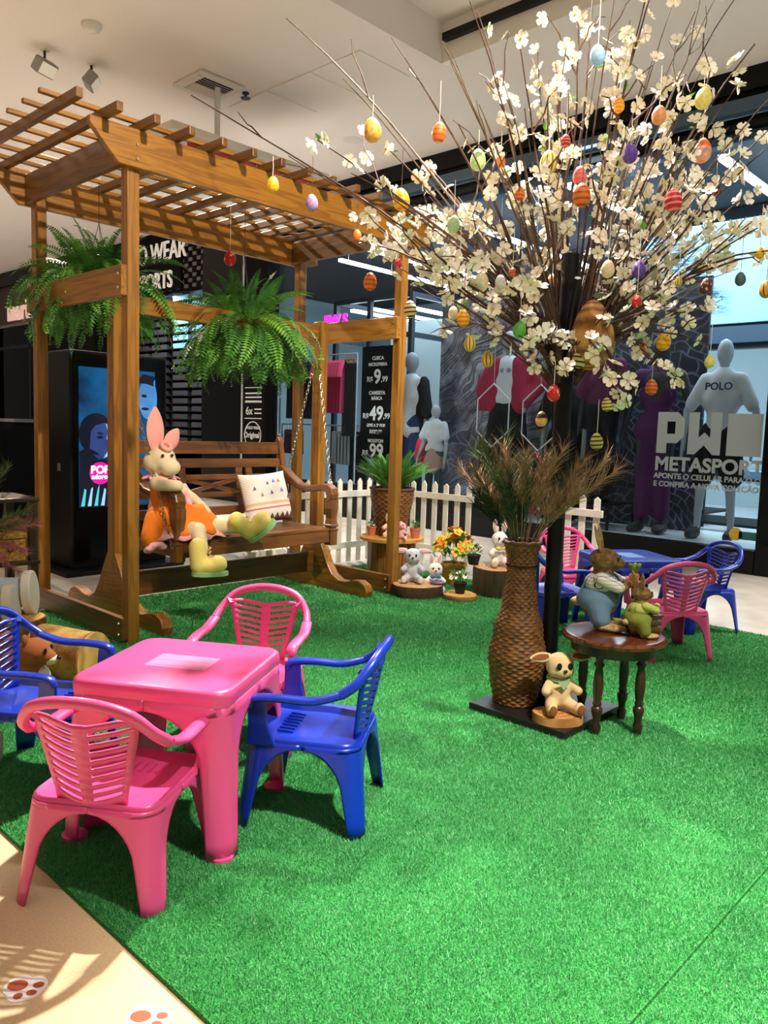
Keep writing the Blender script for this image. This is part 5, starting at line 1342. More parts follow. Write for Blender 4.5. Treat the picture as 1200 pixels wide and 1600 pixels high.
for (x, y, z, lab) in ((3.02, 1.93, .10, 'small yellow flower left of the pole foot'), (3.09, 1.80, .11, 'small yellow flower right of the pole foot')):
    t = thing('yellow_flower', lab, 'flower', (x, y, .046))
    MB().tube([(0, 0, 0), (0, 0, z - .04)], .003, 5).build('stem', m_fern, t)
    for k in range(6):
        a = k * 1.047; MB().ell((.018 * math.cos(a), .018 * math.sin(a), z - .035), (.014, .014, .007), None, 8, 6).build('petal', m_yfl, t, smooth=60)
# wood slice with plush bunny
ws = MB(); ws.prism([(.105 * math.cos(t) * (1 + .05 * math.sin(3 * t)), .085 * math.sin(t) * (1 + .05 * math.cos(2 * t))) for t in [2 * math.pi * k / 32 for k in range(32)]], .036, (0, 0, .018), (1, 0, 0), (0, 1, 0))
o = ws.build('wood_slice', ring_wood('slice_wood', (186, 132, 70), (150, 98, 46)), smooth=40, loc=(2.775, 1.595, .046)); o.rotation_euler = (0, 0, R(-35))
tag(o, 'oval wood slice under the beige bunny on the black board', 'wood slice')

def plush(name, lab, loc, rz, H, fur, foot=None, inner=None, nose=(30, 22, 20), ears='up', earlen=.42, extra=None, cat_='soft toy', eye=.030, group='soft toy rabbits', lean=0.0):
    """seated soft toy rabbit, front is -Y"""
    t = thing(name, lab, cat_, loc, rz, group); b = MB()
    def S(*a): return tuple(v * H for v in a)
    b.ell(S(0, .03, .27), S(.20, .19, .27)); b.ell(S(0, 0, .68), S(.215, .205, .195)); b.ell(S(0, -.10, .625), S(.155, .13, .115)); b.ell(S(-.10, -.06, .61), S(.10, .1, .09)); b.ell(S(.10, -.06, .61), S(.10, .1, .09))
    for s in (-1, 1):
        b.cap(S(s * .15, -.02, .42), S(s * .25, -.14, .33), .07 * H, .075 * H)
        b.cap(S(s * .13, -.06, .12), S(s * .20, -.27, .09), .095 * H, .085 * H)
        b.ell(S(s * .21, -.32, .11), S(.085, .055, .11))
    b.build('body', fur, t, remesh=max(.005, .026 * H))
    for s in (-1, 1):
        if ears == 'up': e = ear2(t, S(s * .09, .02, .83), S(s * .14, .06, .83 + earlen), .075 * H, fur, (0, -1, 0))
        elif ears == 'flop': e = ear2(t, S(s * .14, 0, .82), S(s * (.14 + earlen), -.02, .80), .075 * H, fur, (0, -.8, .5))
        else: e = ear2(t, S(s * .17, 0, .80), S(s * .27, -.05, .80 - earlen), .08 * H, fur, (s * .4, -1, 0))
        if inner:
            d = .016 * H
            if ears == 'up': ear2(e, S(s * .092, -.018 , .87), S(s * .135, .022, .80 + earlen), .045 * H, inner, (0, -1, 0), .5, 'inner_ear')
            elif ears == 'flop': ear2(e, S(s * .19, -.025, .832), S(s * (.11 + earlen), -.045, .81), .045 * H, inner, (0, -.8, .5), .5, 'inner_ear')
        MB().ell(S(s * .085, -.195, .715), S(eye * .9, .016, eye * 1.25)).build('eye', m_eye, t, smooth=60)
        if foot: MB().ell(S(s * .215, -.372, .11), S(.06, .018, .082)).build('foot_pad', foot, t, smooth=60)
    MB().ell(S(0, -.232, .655), S(.032, .022, .024)).build('nose', mat('nose_%d_%d_%d' % nose, nose, .4), t, smooth=60)
    if extra: extra(t, S, H)
    return t
def ear2(parent, p0, p1, w, m_, face_, th=1.0, nm='ear'):
    p0, p1 = Vector(p0), Vector(p1); d = p1 - p0; N = Vector(face_).normalized(); s = d.cross(N).normalized(); N = s.cross(d).normalized(); ns = 10; rings = []
    for k in range(9):
        t = k / 8; ww = w * (math.sin(math.pi * min(1, t * .84 + .14)) ** .75)
        rings.append([tuple(p0 + d * t + s * ww * math.cos(2 * math.pi * j / ns) + N * ww * .32 * th * math.sin(2 * math.pi * j / ns)) for j in range(ns)])
    return loft(rings).build(nm, m_, parent, smooth=60)
m_beige = mat('plush_beige', (206, 176, 128), .95, bump=.15, bscale=400); m_brownpad = mat('plush_brown', (128, 70, 30), .9)
def scarf(c):
    def f(t, S, H): MB().tube([S(.15 * math.cos(2 * math.pi * k / 20), .02 + .14 * math.sin(2 * math.pi * k / 20), .485) for k in range(21)], .035 * H, 6).build('scarf', c, t, smooth=60); MB().prism([S(-.10, .49)[0:2], S(.10, .49)[0:2], S(0, .36)[0:2]], .012 * H, (0, -.20 * H, 0), (1, 0, 0), (0, 0, 1)).build('scarf_tip', c, t)
    return f
plush('plush_bunny', 'beige soft toy bunny with pale green scarf on an oval wood slice', (2.795, 1.615, .083), face(-.60, -.80), .275, m_beige, m_brownpad, m_brownpad, ears='flop', earlen=.34, extra=scarf(mat('scarf_green', (150, 176, 132), .9)), eye=.045)

# round stool with turned legs
STC = Vector((2.965, 1.47, 0))
m_dk = mat('dark_stained', (34, 20, 15), .35, col2=(58, 30, 20), nscale=8, coat=.3)
m_dktop = wood('mahogany', (96, 46, 22), (60, 26, 14), 0, rough=.22, coat=.5)
so = thing('round_stool', 'dark round stool with turned legs carrying the two straw rabbits', 'stool', (STC.x, STC.y, .012))
MB().lathe([(0, .365), (.185, .365), (.205, .372), (.208, .385), (.198, .393), (.185, .395), (0, .395)], n=48).build('top', m_dktop, so, smooth=40)
MB().lathe([(.150, .365), (.170, .365), (.170, .325), (.150, .325)], n=40).build('apron', m_dk, so)
lp = [(.014, 0), (.017, .02), (.019, .035), (.013, .05), (.015, .07), (.021, .095), (.021, .11), (.014, .118), (.018, .128), (.014, .138), (.017, .16), (.020, .20), (.017, .25), (.013, .275), (.021, .29), (.013, .302), (.019, .33), (.019, .366)]
for (x, y, z0) in ((2.835, 1.46, 0), (2.965, 1.345, 0), (3.085, 1.475, 0), (2.965, 1.60, .034)):
    MB().lathe([(r_ * 1.05, max(z0, zz)) for r_, zz in lp], (x - STC.x, y - STC.y, 0), 16).build('leg', m_dk, so, smooth=50)
m_straw = mat('straw_fur', (150, 116, 66), .95, col2=(100, 74, 40), nscale=60, bump=.8, bscale=120)
m_strawl = mat('straw_pale', (196, 164, 108), .95, col2=(150, 118, 70), nscale=60, bump=.6, bscale=120)
m_denim = mat('overall_denim', (104, 134, 158), .9, bump=.2, bscale=200); m_check = None
def check_mat():
    m, nt, b = new_mat('checked_shirt'); tc = nt.nodes.new('ShaderNodeTexCoord'); ck = nt.nodes.new('ShaderNodeTexBrick')
    mp = nt.nodes.new('ShaderNodeMapping'); mp.inputs['Rotation'].default_value = (R(90), 0, 0); nt.links.new(tc.outputs['Object'], mp.inputs[0]); nt.links.new(mp.outputs[0], ck.inputs['Vector'])
    ck.offset = 0; ck.inputs['Scale'].default_value = 70; ck.inputs['Mortar Size'].default_value = .05; ck.inputs['Brick Width'].default_value = 1; ck.inputs['Row Height'].default_value = 1
    ck.inputs['Color1'].default_value = ck.inputs['Color2'].default_value = rgba((226, 222, 210)); ck.inputs['Mortar'].default_value = rgba((60, 60, 70))
    nt.links.new(ck.outputs['Color'], b.inputs['Base Color']); b.inputs['Roughness'].default_value = .9; return m
def straw_rabbit(name, lab, loc, rz, H, shirt, trousers, gift):
    """standing straw rabbit, front is -Y, H without ears"""
    t = thing(name, lab, 'figurine', loc, rz, 'straw rabbits')
    def S(*a): return tuple(v * H for v in a)
    b = MB(); b.ell(S(0, 0, .86), S(.15, .16, .145)); b.ell(S(0, -.12, .82), S(.085, .10, .08)); b.cap(S(0, 0, .72), S(0, .02, .5), .10 * H, .16 * H); b.ell(S(0, .03, .30), S(.2, .19, .2))
    for s in (-1, 1):
        b.cap(S(s * .17, -.02, .62), S(s * .16, -.20, .55), .06 * H, .055 * H); b.cap(S(s * .16, -.20, .55), S(s * .05, -.27, .60), .05 * H, .05 * H)
        b.cap(S(s * .13, 0, .2), S(s * .14, -.02, .06), .09 * H, .08 * H)
    b.build('body', m_straw, t, remesh=.024 * H)
    for s in (-1, 1):
        MB().ell(S(s * .14, -.11, .045), S(.09, .17, .05)).build('foot', m_strawl, t, smooth=60)
        e = ear2(t, S(s * .07, .03, .97), S(s * .15, .10, 1.30), .065 * H, m_strawl, (0, -1, .2)); 
        MB().ell(S(s * .075, -.145, .89), S(.018, .012, .022)).build('eye', m_eye, t, smooth=60)
        b = MB(); b.cap(S(s * .15, 0, .64), S(s * .17, -.17, .555), .085 * H, .075 * H); b.build('sleeve', shirt, t, remesh=.024 * H)
    b = MB(); b.ell(S(0, .02, .56), S(.185, .175, .15)); b.build('shirt', shirt, t, remesh=.024 * H)
    b = MB(); b.ell(S(0, .04, .36), S(.235, .225, .19))
    for s in (-1, 1): b.cap(S(s * .12, .02, .28), S(s * .14, -.01, .13), .125 * H, .105 * H)
    tro = b.build('trousers', trousers, t, remesh=.024 * H)
    MB().prism([S(-.10, .42), S(.10, .42), S(.085, .60), S(-.085, .60)], .02 * H, S(0, -.175, 0), (1, 0, 0), (0, 0, 1)).build('bib', trousers, tro)
    for s in (-1, 1): MB().tube([S(s * .08, -.165, .60), S(s * .10, -.05, .705), S(s * .09, .15, .60), S(s * .07, .21, .45)], .018 * H, 6).build('strap', trousers, tro, smooth=60)
    MB().ell(S(0, .25, .30), S(.06, .06, .06)).build('tail', m_strawl, t, smooth=60)
    gift(t, S, H)
    t.scale = (1.22, 1.22, 1.0)
    return t
m_carrot = mat('carrot_orange', (214, 104, 30), .7); m_gtop = mat('carrot_top', (120, 140, 40), .8)
def carrot(t, S, H):
    c = MB().lathe([(0, -.16 * H), (.035 * H, -.06 * H), (.055 * H, .06 * H), (.04 * H, .085 * H), (0, .09 * H)], n=14).build('carrot', m_carrot, t, smooth=60); c.location = S(0, -.30, .63)
    b = MB()
    for k in range(5): b.cap((0, 0, .08 * H), (.05 * H * math.cos(k * 1.3), .05 * H * math.sin(k * 1.3), .19 * H), .018 * H, .022 * H, 6)
    b.build('carrot_leaves', m_gtop, c, smooth=60)
straw_rabbit('straw_rabbit', 'tall straw rabbit in denim overalls holding a carrot on the stool', (3.005, 1.555, .408), face(.62, -.75) - R(18), .335, check_mat(), m_denim, carrot)
def basketgift(t, S, H):
    MB().ell(S(0, -.31, .60), S(.05, .05, .055)).build('apple', mat('apple_yellow', (206, 190, 60), .5), t, smooth=60)
straw_rabbit('straw_rabbit', 'small straw rabbit in olive trousers beside the crate on the stool', (2.985, 1.375, .408), face(.75, -.66) + R(10), .205, mat('pale_green_shirt', (176, 178, 96), .9), mat('olive_trousers', (118, 124, 40), .9), basketgift)
cr_ = thing('slat_crate', 'small dark slatted crate at the right edge of the stool', 'crate', (3.085, 1.405, .408), R(-38))
for k in range(3):
    for s in (-1, 1):
        MB().bb(-.055, .055, s * .045 - .003, s * .045 + .003, .008 + k * .025, .026 + k * .025).build('slat', wood('crate_wood', (92, 64, 34), (64, 42, 22), 0), cr_)
        MB().bb(s * .055 - .003, s * .055 + .003, -.042, .042, .008 + k * .025, .026 + k * .025).build('slat', wood('crate_wood', (92, 64, 34), (64, 42, 22), 1), cr_)
MB().bb(-.055, .055, -.045, .045, .0, .007).build('bottom', wood('crate_wood', (92, 64, 34), (64, 42, 22), 0), cr_)
for k, (x, y) in enumerate(((-.02, -.01), (.025, .012), (-.005, .022))):
    tag(MB().ell((0, 0, 0), (.022, .022, .022)).build('toy_apple', mat('apple_yellow', (206, 190, 60), .5) if k != 1 else mat('onion_brown', (150, 104, 66), .6), smooth=60, loc=Matrix.Rotation(R(-38), 3, 'Z') @ Vector((x, y, .065)) + Vector((3.085, 1.405, .408))), ('yellow toy apple in the dark crate, front', 'brown toy onion in the dark crate', 'yellow toy apple in the dark crate, rear')[k], 'toy fruit', 'toy fruit in the crate')

# ================================================================== WHITE FENCE AND THE NOOK BESIDE THE PERGOLA
m_fence = mat('fence_white', (236, 230, 216), .7, col2=(206, 196, 176), nscale=6, ramp=(.5, .8))
def fence(lab, p0, p1, n, h=.76, rails=(.17, .63)):
    p0, p1 = Vector((*p0, 0)), Vector((*p1, 0)); d = (p1 - p0).normalized(); t = thing('picket_fence', lab, 'fence', ((p0 + p1) / 2), 0, 'picket fences')
    N = d.cross(Vector((0, 0, 1)))
    for k in range(n):
        c = p0.lerp(p1, (k + .5) / n)
        MB().prism([(-.026, .012), (.026, .012), (.026, h - .025), (.0, h + (.008 if k % 3 else -.004)), (-.026, h - .025)], .014, c, d, (0, 0, 1)).build('picket', m_fence, t, bevel=.002, world=True)
    for z in rails:
        MB().beam(p0 + N * .018 + Vector((0, 0, z)), p1 + N * .018 + Vector((0, 0, z)), .018, .055).build('rail', m_fence, t, bevel=.002, world=True)
fence('white picket fence running behind the swing bench', (3.75, 5.06), (5.36, 5.06), 13)
fence('white picket fence panel behind the orange flowers', (5.40, 4.78), (5.40, 4.02), 6, rails=(.17, .64))
fence('short white picket fence panel behind the tree pole', (5.40, 3.30), (5.40, 2.82), 4)

m_bark2 = mat('log_bark', (88, 60, 34), .9, col2=(54, 38, 24), nscale=14, bump=.6, bscale=40)
m_slice = ring_wood('log_end', (206, 160, 110), (172, 122, 78)); m_sliceY = ring_wood('pine_end', (222, 176, 96), (186, 134, 60))
def log_slice(name, lab, loc, r_, h, top, seed, bark=None, cat_='wood slice'):
    rr = random.Random(seed); ph = [rr.uniform(0, 6.28) for _ in range(4)]; t = thing(name, lab, cat_, loc)
    def ring(s, z): return [((r_ * s * (1 + .05 * math.sin(2 * a + ph[0]) + .035 * math.sin(3 * a + ph[1]) + .015 * math.sin(7 * a + ph[2]))) * math.cos(a), (r_ * s * (1 + .05 * math.sin(2 * a + ph[0]) + .035 * math.sin(3 * a + ph[1]) + .015 * math.sin(7 * a + ph[2]))) * math.sin(a), z) for a in [2 * math.pi * k / 40 for k in range(40)]]
    loft([ring(.98, 0), ring(1.0, h * .2), ring(1.0, h * .9), ring(.985, h * .985)]).build('bark', bark or m_bark2, t, smooth=50)
    loft([ring(.965, h * .98), ring(.96, h)]).build('cut_face', top, t)
    return t
log_slice('log_slice', 'wide bark-edged log slice under the grey plush bunny', (4.335, 3.715, .012), .195, .085, m_slice, 1)
log_slice('log_slice', 'small pale log slice under a black flower pot', (4.475, 3.43, .012), .128, .035, m_sliceY, 2, mat('pale_bark', (170, 126, 66), .9, col2=(130, 90, 44), nscale=20))
log_slice('tree_stump', 'dark tree stump carrying a white plush bunny', (4.87, 3.36, .012), .215, .205, m_slice, 3, mat('stump_bark', (74, 56, 32), .6, col2=(40, 30, 18), nscale=5, stretch=(6, 6, .5)), 'stump')
# cable-spool table
spl = thing('spool_table', 'wooden spool table holding the wicker fern basket', 'table', (4.74, 4.36, .012))
MB().lathe([(0, .295), (.245, .295), (.262, .30), (.262, .325), (.25, .33), (0, .33)], n=40).build('top', ring_wood('spool_top', (222, 160, 74), (188, 122, 46), 30), spl, smooth=40)
for k in range(18):
    a = 2 * math.pi * k / 18
    MB().box((.185 * math.cos(a), .185 * math.sin(a), .1475), (.024, .063, .295), Matrix.Rotation(a, 3, 'Z')).build('stave', wood('spool_wood', (150, 100, 50), (116, 72, 32), 2), spl, bevel=.003)
wb = thing('wicker_basket', 'tapered wicker basket pot with fern on the spool table', 'basket', (4.77, 4.40, .343))
wicker(interp([(0, .125), (1, .178)]), 0, .385, 20, 34, .006, m_wick, 'body', wb)
MB().tube([(.18 * math.cos(2 * math.pi * k / 36), .18 * math.sin(2 * math.pi * k / 36), .385) for k in range(37)], .012, 8, False).build('rim', m_wickd, wb, smooth=60)
MB().lathe([(.172, .36), (0, .37)], n=24).build('soil', mat('soil', (44, 32, 24), .95), wb)
fern('basket_fern', 'upright fern growing from the wicker basket', (4.77, 4.40, .715), .72, 90, 0, 0, 9, pot=False, up=FR_ST)
m_flw = {'y': mat('petal_yellow', (250, 200, 60), .6), 'o': mat('petal_orange', (246, 150, 40), .6), 'w': mat('petal_cream', (246, 240, 220), .6), 'p': mat('petal_lilac', (200, 176, 214), .6), 'r': mat('petal_red', (214, 60, 60), .6), 'l': mat('petal_lime', (190, 226, 60), .6)}
m_lg = mat('pot_leaf', (88, 156, 70), .6, col2=(54, 116, 48), nscale=30)
def flower_geo(sz):
    b = MB()
    for k in range(6):
        a = k * math.pi / 3; q = Matrix.Rotation(a, 3, 'Z') @ Matrix.Rotation(-.35, 3, 'Y'); b.ell(q @ Vector((sz * .55, 0, 0)), (sz * .5, sz * .28, sz * .10), q, 8, 6)
    b.ell((0, 0, sz * .08), (sz * .22, sz * .22, sz * .15), None, 8, 6); return b
FLM = {k: flower_geo(1.0).mesh('flower', m_, 60) for k, m_ in m_flw.items()}
LFM = MB().add([(0, 0, 0), (.45, -.22, .08), (1, 0, -.1), (.45, .22, .08), (.5, 0, -.02)], [(0, 1, 4), (1, 2, 4), (2, 3, 4), (3, 0, 4)]).mesh('leaf', m_lg)
def bouquet(name, lab, loc, potr, poth, potm, R_, Hh, nl, fl, seed, fs=.022, ls=.05):
    rr = random.Random(seed); t = thing(name, lab, 'potted plant', loc, 0, 'small potted plants')
    MB().lathe([(0, 0), (potr * .72, 0), (potr, poth * .86), (potr * 1.07, poth * .86), (potr * 1.07, poth), (potr * .93, poth), (potr * .9, poth * .9), (0, poth * .9)], n=20).build('pot', potm, t, smooth=40)
    for k in range(nl):
        a = rr.uniform(0, 6.28); e = rr.uniform(.0, 1.35); rad = rr.uniform(.1, .8) * R_; z = poth + Hh * rr.uniform(.05, .75)
        mt = Matrix.Translation((rad * math.cos(a), rad * math.sin(a), z)) @ Matrix.Rotation(a, 4, 'Z') @ Matrix.Rotation(-e, 4, 'Y') @ Matrix.Scale(ls * rr.uniform(.7, 1.3), 4); inst('leaf', LFM, t, mtx=mt)
    for k in range(5):
        a = k * 1.26; MB().tube([(0, 0, poth * .9), (R_ * .5 * math.cos(a), R_ * .5 * math.sin(a), poth + Hh * .7)], .0025, 4).build('stem', m_lg, t)
    for k, c in enumerate(fl):
        a = rr.uniform(0, 6.28); rad = R_ * math.sqrt(rr.random()); z = poth + Hh * (1 - .55 * (rad / R_) ** 2) * rr.uniform(.75, 1.05)
        q = Vector((math.cos(a) * rad / R_, math.sin(a) * rad / R_, .7)).to_track_quat('Z', 'Y').to_matrix().to_4x4(); inst('flower', FLM[c], t, mtx=Matrix.Translation((rad * math.cos(a), rad * math.sin(a), z)) @ q @ Matrix.Scale(fs * rr.uniform(.8, 1.2), 4))
    return t
m_terra = mat('terracotta_pot', (222, 130, 96), .7); m_bpot = mat('black_pot', (20, 20, 22), .5); m_ypot = mat('tan_pot', (196, 156, 66), .6)
bouquet('terracotta_plant', 'small terracotta pot plant at the left edge of the spool table', (4.61, 4.47, .343), .040, .075, m_terra, .05, .06, 34, 'wl', 1, .010, .028)
bouquet('terracotta_plant', 'small terracotta pot plant at the right edge of the spool table', (4.80, 4.16, .343), .043, .08, m_terra, .055, .06, 38, 'wwl', 2, .010, .03)
bouquet('flower_pot', 'large pot of yellow and orange flowers beside the fence', (4.86, 3.80, .012), .10, .17, m_ypot, .17, .25, 46, 'yyyoooyyoyoyyooylyoyloyyoyoyyooyl', 3, .055, .085)
bouquet('flower_pot', 'small black pot of white and green flowers on the pale log slice', (4.475, 3.43, .050), .046, .08, m_bpot, .08, .085, 44, 'wpwwwpwlww', 4, .018, .036)
bouquet('flower_pot', 'small black pot of lime flowers on the tree stump', (4.745, 3.52, .22), .05, .075, m_bpot, .08, .085, 40, 'llwlwlwlwl', 5, .018, .036)
m_greyp = mat('plush_grey', (196, 196, 204), .95); m_whitep = mat('plush_white', (244, 236, 230), .95, bump=.2, bscale=200); m_pinkp = mat('plush_pink', (236, 172, 166), .95); m_peach = mat('plush_peach', (238, 206, 176), .95)
CAMD = (-.72, -.69)
plush('plush_bunny', 'grey plush bunny with floppy ear on the wide log slice', (4.335, 3.77, .098), face(-.75, -.65), .285, m_greyp, m_whitep, m_pinkear, ears='flop', earlen=.36)
def bow(c):
    def f(t, S, H):
        for s in (-1, 1): MB().ell(S(s * .09, -.20, .47), S(.08, .03, .055)).build('bow_loop', c, t, smooth=60)
        MB().ell(S(0, -.215, .47), S(.03, .025, .03)).build('bow_knot', c, t, smooth=60)
    return f
plush('plush_bunny', 'small white plush bunny with blue bow beside the orange flowers', (4.53, 3.71, .012), face(*CAMD), .25, m_whitep, None, m_pinkear, ears='up', earlen=.30, extra=bow(mat('bow_blue', (40, 130, 180), .6)))
plush('plush_bunny', 'large white plush bunny with yellow bow on the tree stump', (4.86, 3.37, .217), face(-.60, -.80), .30, m_whitep, m_peach, m_peach, ears='up', earlen=.35, extra=bow(mat('bow_yellow', (230, 210, 130), .6)))
plush('plush_bunny', 'peach plush bunny in orange shirt seated behind the pink one on the spool', (4.66, 4.30, .343), face(-.72, -.69), .235, m_peach, None, m_pinkp, ears='up', earlen=.10, extra=scarf(mat('shirt_orange', (240, 110, 50), .8)))
plush('plush_bunny', 'small pink plush bunny with drooping ears on the spool table', (4.625, 4.165, .343), face(-.62, -.78), .165, m_pinkp, m_whitep, None, ears='down', earlen=.36)
tag(MB().lathe([(0, 0), (.05, 0), (.055, .012), (.04, .02), (0, .018)], n=20).build('small_dish', mat('violet_dish', (96, 74, 104), .4), smooth=50, loc=(4.42, 3.60, .098)), 'small violet dish on the wide log slice', 'dish')

# ================================================================== LEFT EDGE: SHELF, BASKET, PLUSH FEET, LOG
sh = thing('wooden_shelf', 'dark wooden shelf unit at the left edge of the frame', 'shelf', (1.50, 4.62, 0))
for (x, y) in ((1.85, 4.45), (1.85, 4.78), (1.15, 4.45), (1.15, 4.78)):
    MB().bb(x - .022, x + .022, y - .022, y + .022, .0, .765).build('post', wood('shelf_wood', (52, 30, 22), (34, 20, 14), 2), sh, bevel=.003, world=True)
for z in (.08, .41, .765):
    MB().bb(1.12, 1.88, 4.42, 4.81, z - .022, z).build('shelf_board', wood('shelf_wood', (52, 30, 22), (34, 20, 14), 0), sh, bevel=.003, world=True)
bk = thing('wicker_box', 'golden wicker box with dark knob on the shelf', 'box', (1.66, 4.58, .41))
m_gold = mat('golden_weave', (176, 140, 54), .8, col2=(120, 88, 30), nscale=60, bump=.8, bscale=90)
MB().bb(-.17, .15, -.14, .14, 0, .125).build('body', m_gold, bk, bevel=.008); MB().bb(-.175, .155, -.145, .145, .127, .16).build('lid', m_gold, bk, bevel=.008)
MB().ell((.06, -.148, .07), (.016, .012, .016)).build('knob', mat('dark_knob', (46, 18, 16), .4), bk, smooth=60)
gp = thing('grass_planter', 'rosy and green ornamental grass at the left edge above the wicker box', 'planter', (1.50, 4.36, .42))
MB().lathe([(0, -.0), (.06, 0), (.09, .16), (.08, .16), (0, .14)], n=18).build('pot', m_bpot, gp, smooth=40)
r = random.Random(17)
for k in range(46):
    a = r.uniform(0, 6.28); tl = r.uniform(.1, 1.25); ci = 1 if k % 3 else 2
    if ci == 2: tl = r.uniform(1.0, 1.7)
    inst('plume', PL[ci][r.randrange(3)], gp, mtx=Matrix.Translation((0, 0, .15)) @ Matrix.Rotation(a, 4, 'Z') @ Matrix.Rotation(tl, 4, 'Y') @ Matrix.Rotation(r.uniform(-.6, .6), 4, 'Z') @ Matrix.Scale(r.uniform(.6, .95), 4))
MB().ell((.02, 0, .42), (.03, .03, .02)).ell((.06, -.02, .44), (.03, .025, .016)).ell((.03, -.03, .39), (.025, .03, .018)).ell((-.02, -.01, .44), (.028, .024, .018)).build('cream_flower', m_whitep, gp, smooth=60)
# big plush: two pale boots reaching into the frame
pb = thing('plush_feet', 'pale blue and white plush boots resting beside the shelf', 'soft toy', (1.53, 4.24, .20))
m_pblue = mat('plush_pale_blue', (190, 206, 224), .9); m_sole = mat('sole_white', (232, 230, 220), .85)
for (dx, dy, dz) in ((-.01, -.10, .035), (.11, -.04, .085)):
    ft = MB(); ft.cap((dx - .16, dy + .09, dz + .02), (dx, dy, dz), .075, .088); f_ = ft.build('boot', m_pblue, pb, remesh=.012)
    d = Vector((.75, -.62, .08)).normalized(); s = d.cross(Vector((0, 0, 1))).normalized(); u = s.cross(d)
    poly = [(.085 * math.cos(t), .118 * math.sin(t)) for t in [2 * math.pi * k / 26 for k in range(26)]]
    MB().prism(poly, .05, Vector((dx, dy, dz)) + d * .085, s, u).build('sole', m_sole, f_, smooth=40, bevel=.008)
tag(log_slice('log_slice', 'orange log slice under the pale plush boots', (1.60, 4.14, .012), .17, .17, m_sliceY, 5, mat('orange_bark', (176, 120, 50), .9, col2=(120, 74, 28), nscale=14)), None, None)
lg = thing('yellow_lit_log', 'short yellow-lit log lying behind the left blue chair', 'log', (1.58, 3.45, .13), R(-62))
m_lit = mat('yellow_lit_bark', (206, 166, 92), .9, col2=(150, 104, 48), nscale=12, bump=.6, bscale=30)  # yellow light falling on the log is put into its bark colour
b = loft([[(x, (.128 + .008 * math.sin(3 * a + x * 9)) * math.cos(a), (.128 + .008 * math.sin(3 * a + x * 9)) * math.sin(a)) for a in [2 * math.pi * k / 28 for k in range(28)]] for x in (-.15, -.08, 0, .08, .14)]); b.build('bark', m_lit, lg, smooth=40)
MB().prism([(.122 * math.cos(t), .122 * math.sin(t)) for t in [2 * math.pi * k / 28 for k in range(28)]], .01, (.143, 0, 0), (0, 1, 0), (0, 0, 1)).build('cut_face', m_sliceY, lg)
sq = thing('plush_squirrel', 'brown soft toy squirrel peeking out behind the left blue chair', 'soft toy', (1.33, 3.25, .012), face(.7, -.7))
m_sq = mat('plush_russet', (150, 84, 40), .95)
MB().ell((0, 0, .10), (.075, .07, .10)).cap((0, -.05, .03), (.05, -.11, .03), .04, .035).cap((0, -.05, .03), (-.05, -.11, .03), .04, .035).ell((0, -.02, .225), (.07, .068, .062)).ell((0, -.075, .205), (.04, .04, .032)).build('body', m_sq, sq, remesh=.009)
MB().ell((0, -.085, .198), (.034, .034, .024)).build('muzzle', m_cream, sq, smooth=60); MB().ell((0, -.055, .10), (.05, .03, .07)).build('belly', m_cream, sq, smooth=60); MB().ell((0, -.122, .205), (.012, .01, .009)).build('nose', m_eye, sq, smooth=60)
for s in (-1, 1):
    MB().ell((s * .032, -.08, .24), (.010, .006, .013)).build('eye', m_eye, sq, smooth=60); MB().ell((s * .045, 0, .285), (.018, .012, .026)).build('ear', m_sq, sq, smooth=60)
MB().cap((0, .08, .06), (0, .12, .22), .05, .06).ell((0, .10, .27), .045).build('tail', m_sq, sq, remesh=.01)
tag(MB().prism(rrect(.05, .06, .025), .10, (0, 0, .06), (1, 0, 0), (0, 0, 1)).build('white_tub', mat('tub_white', (226, 226, 222), .5), bevel=.006, loc=(.985, 2.80, .012)), 'small white rounded tub on the turf under the left blue chair', 'tub')

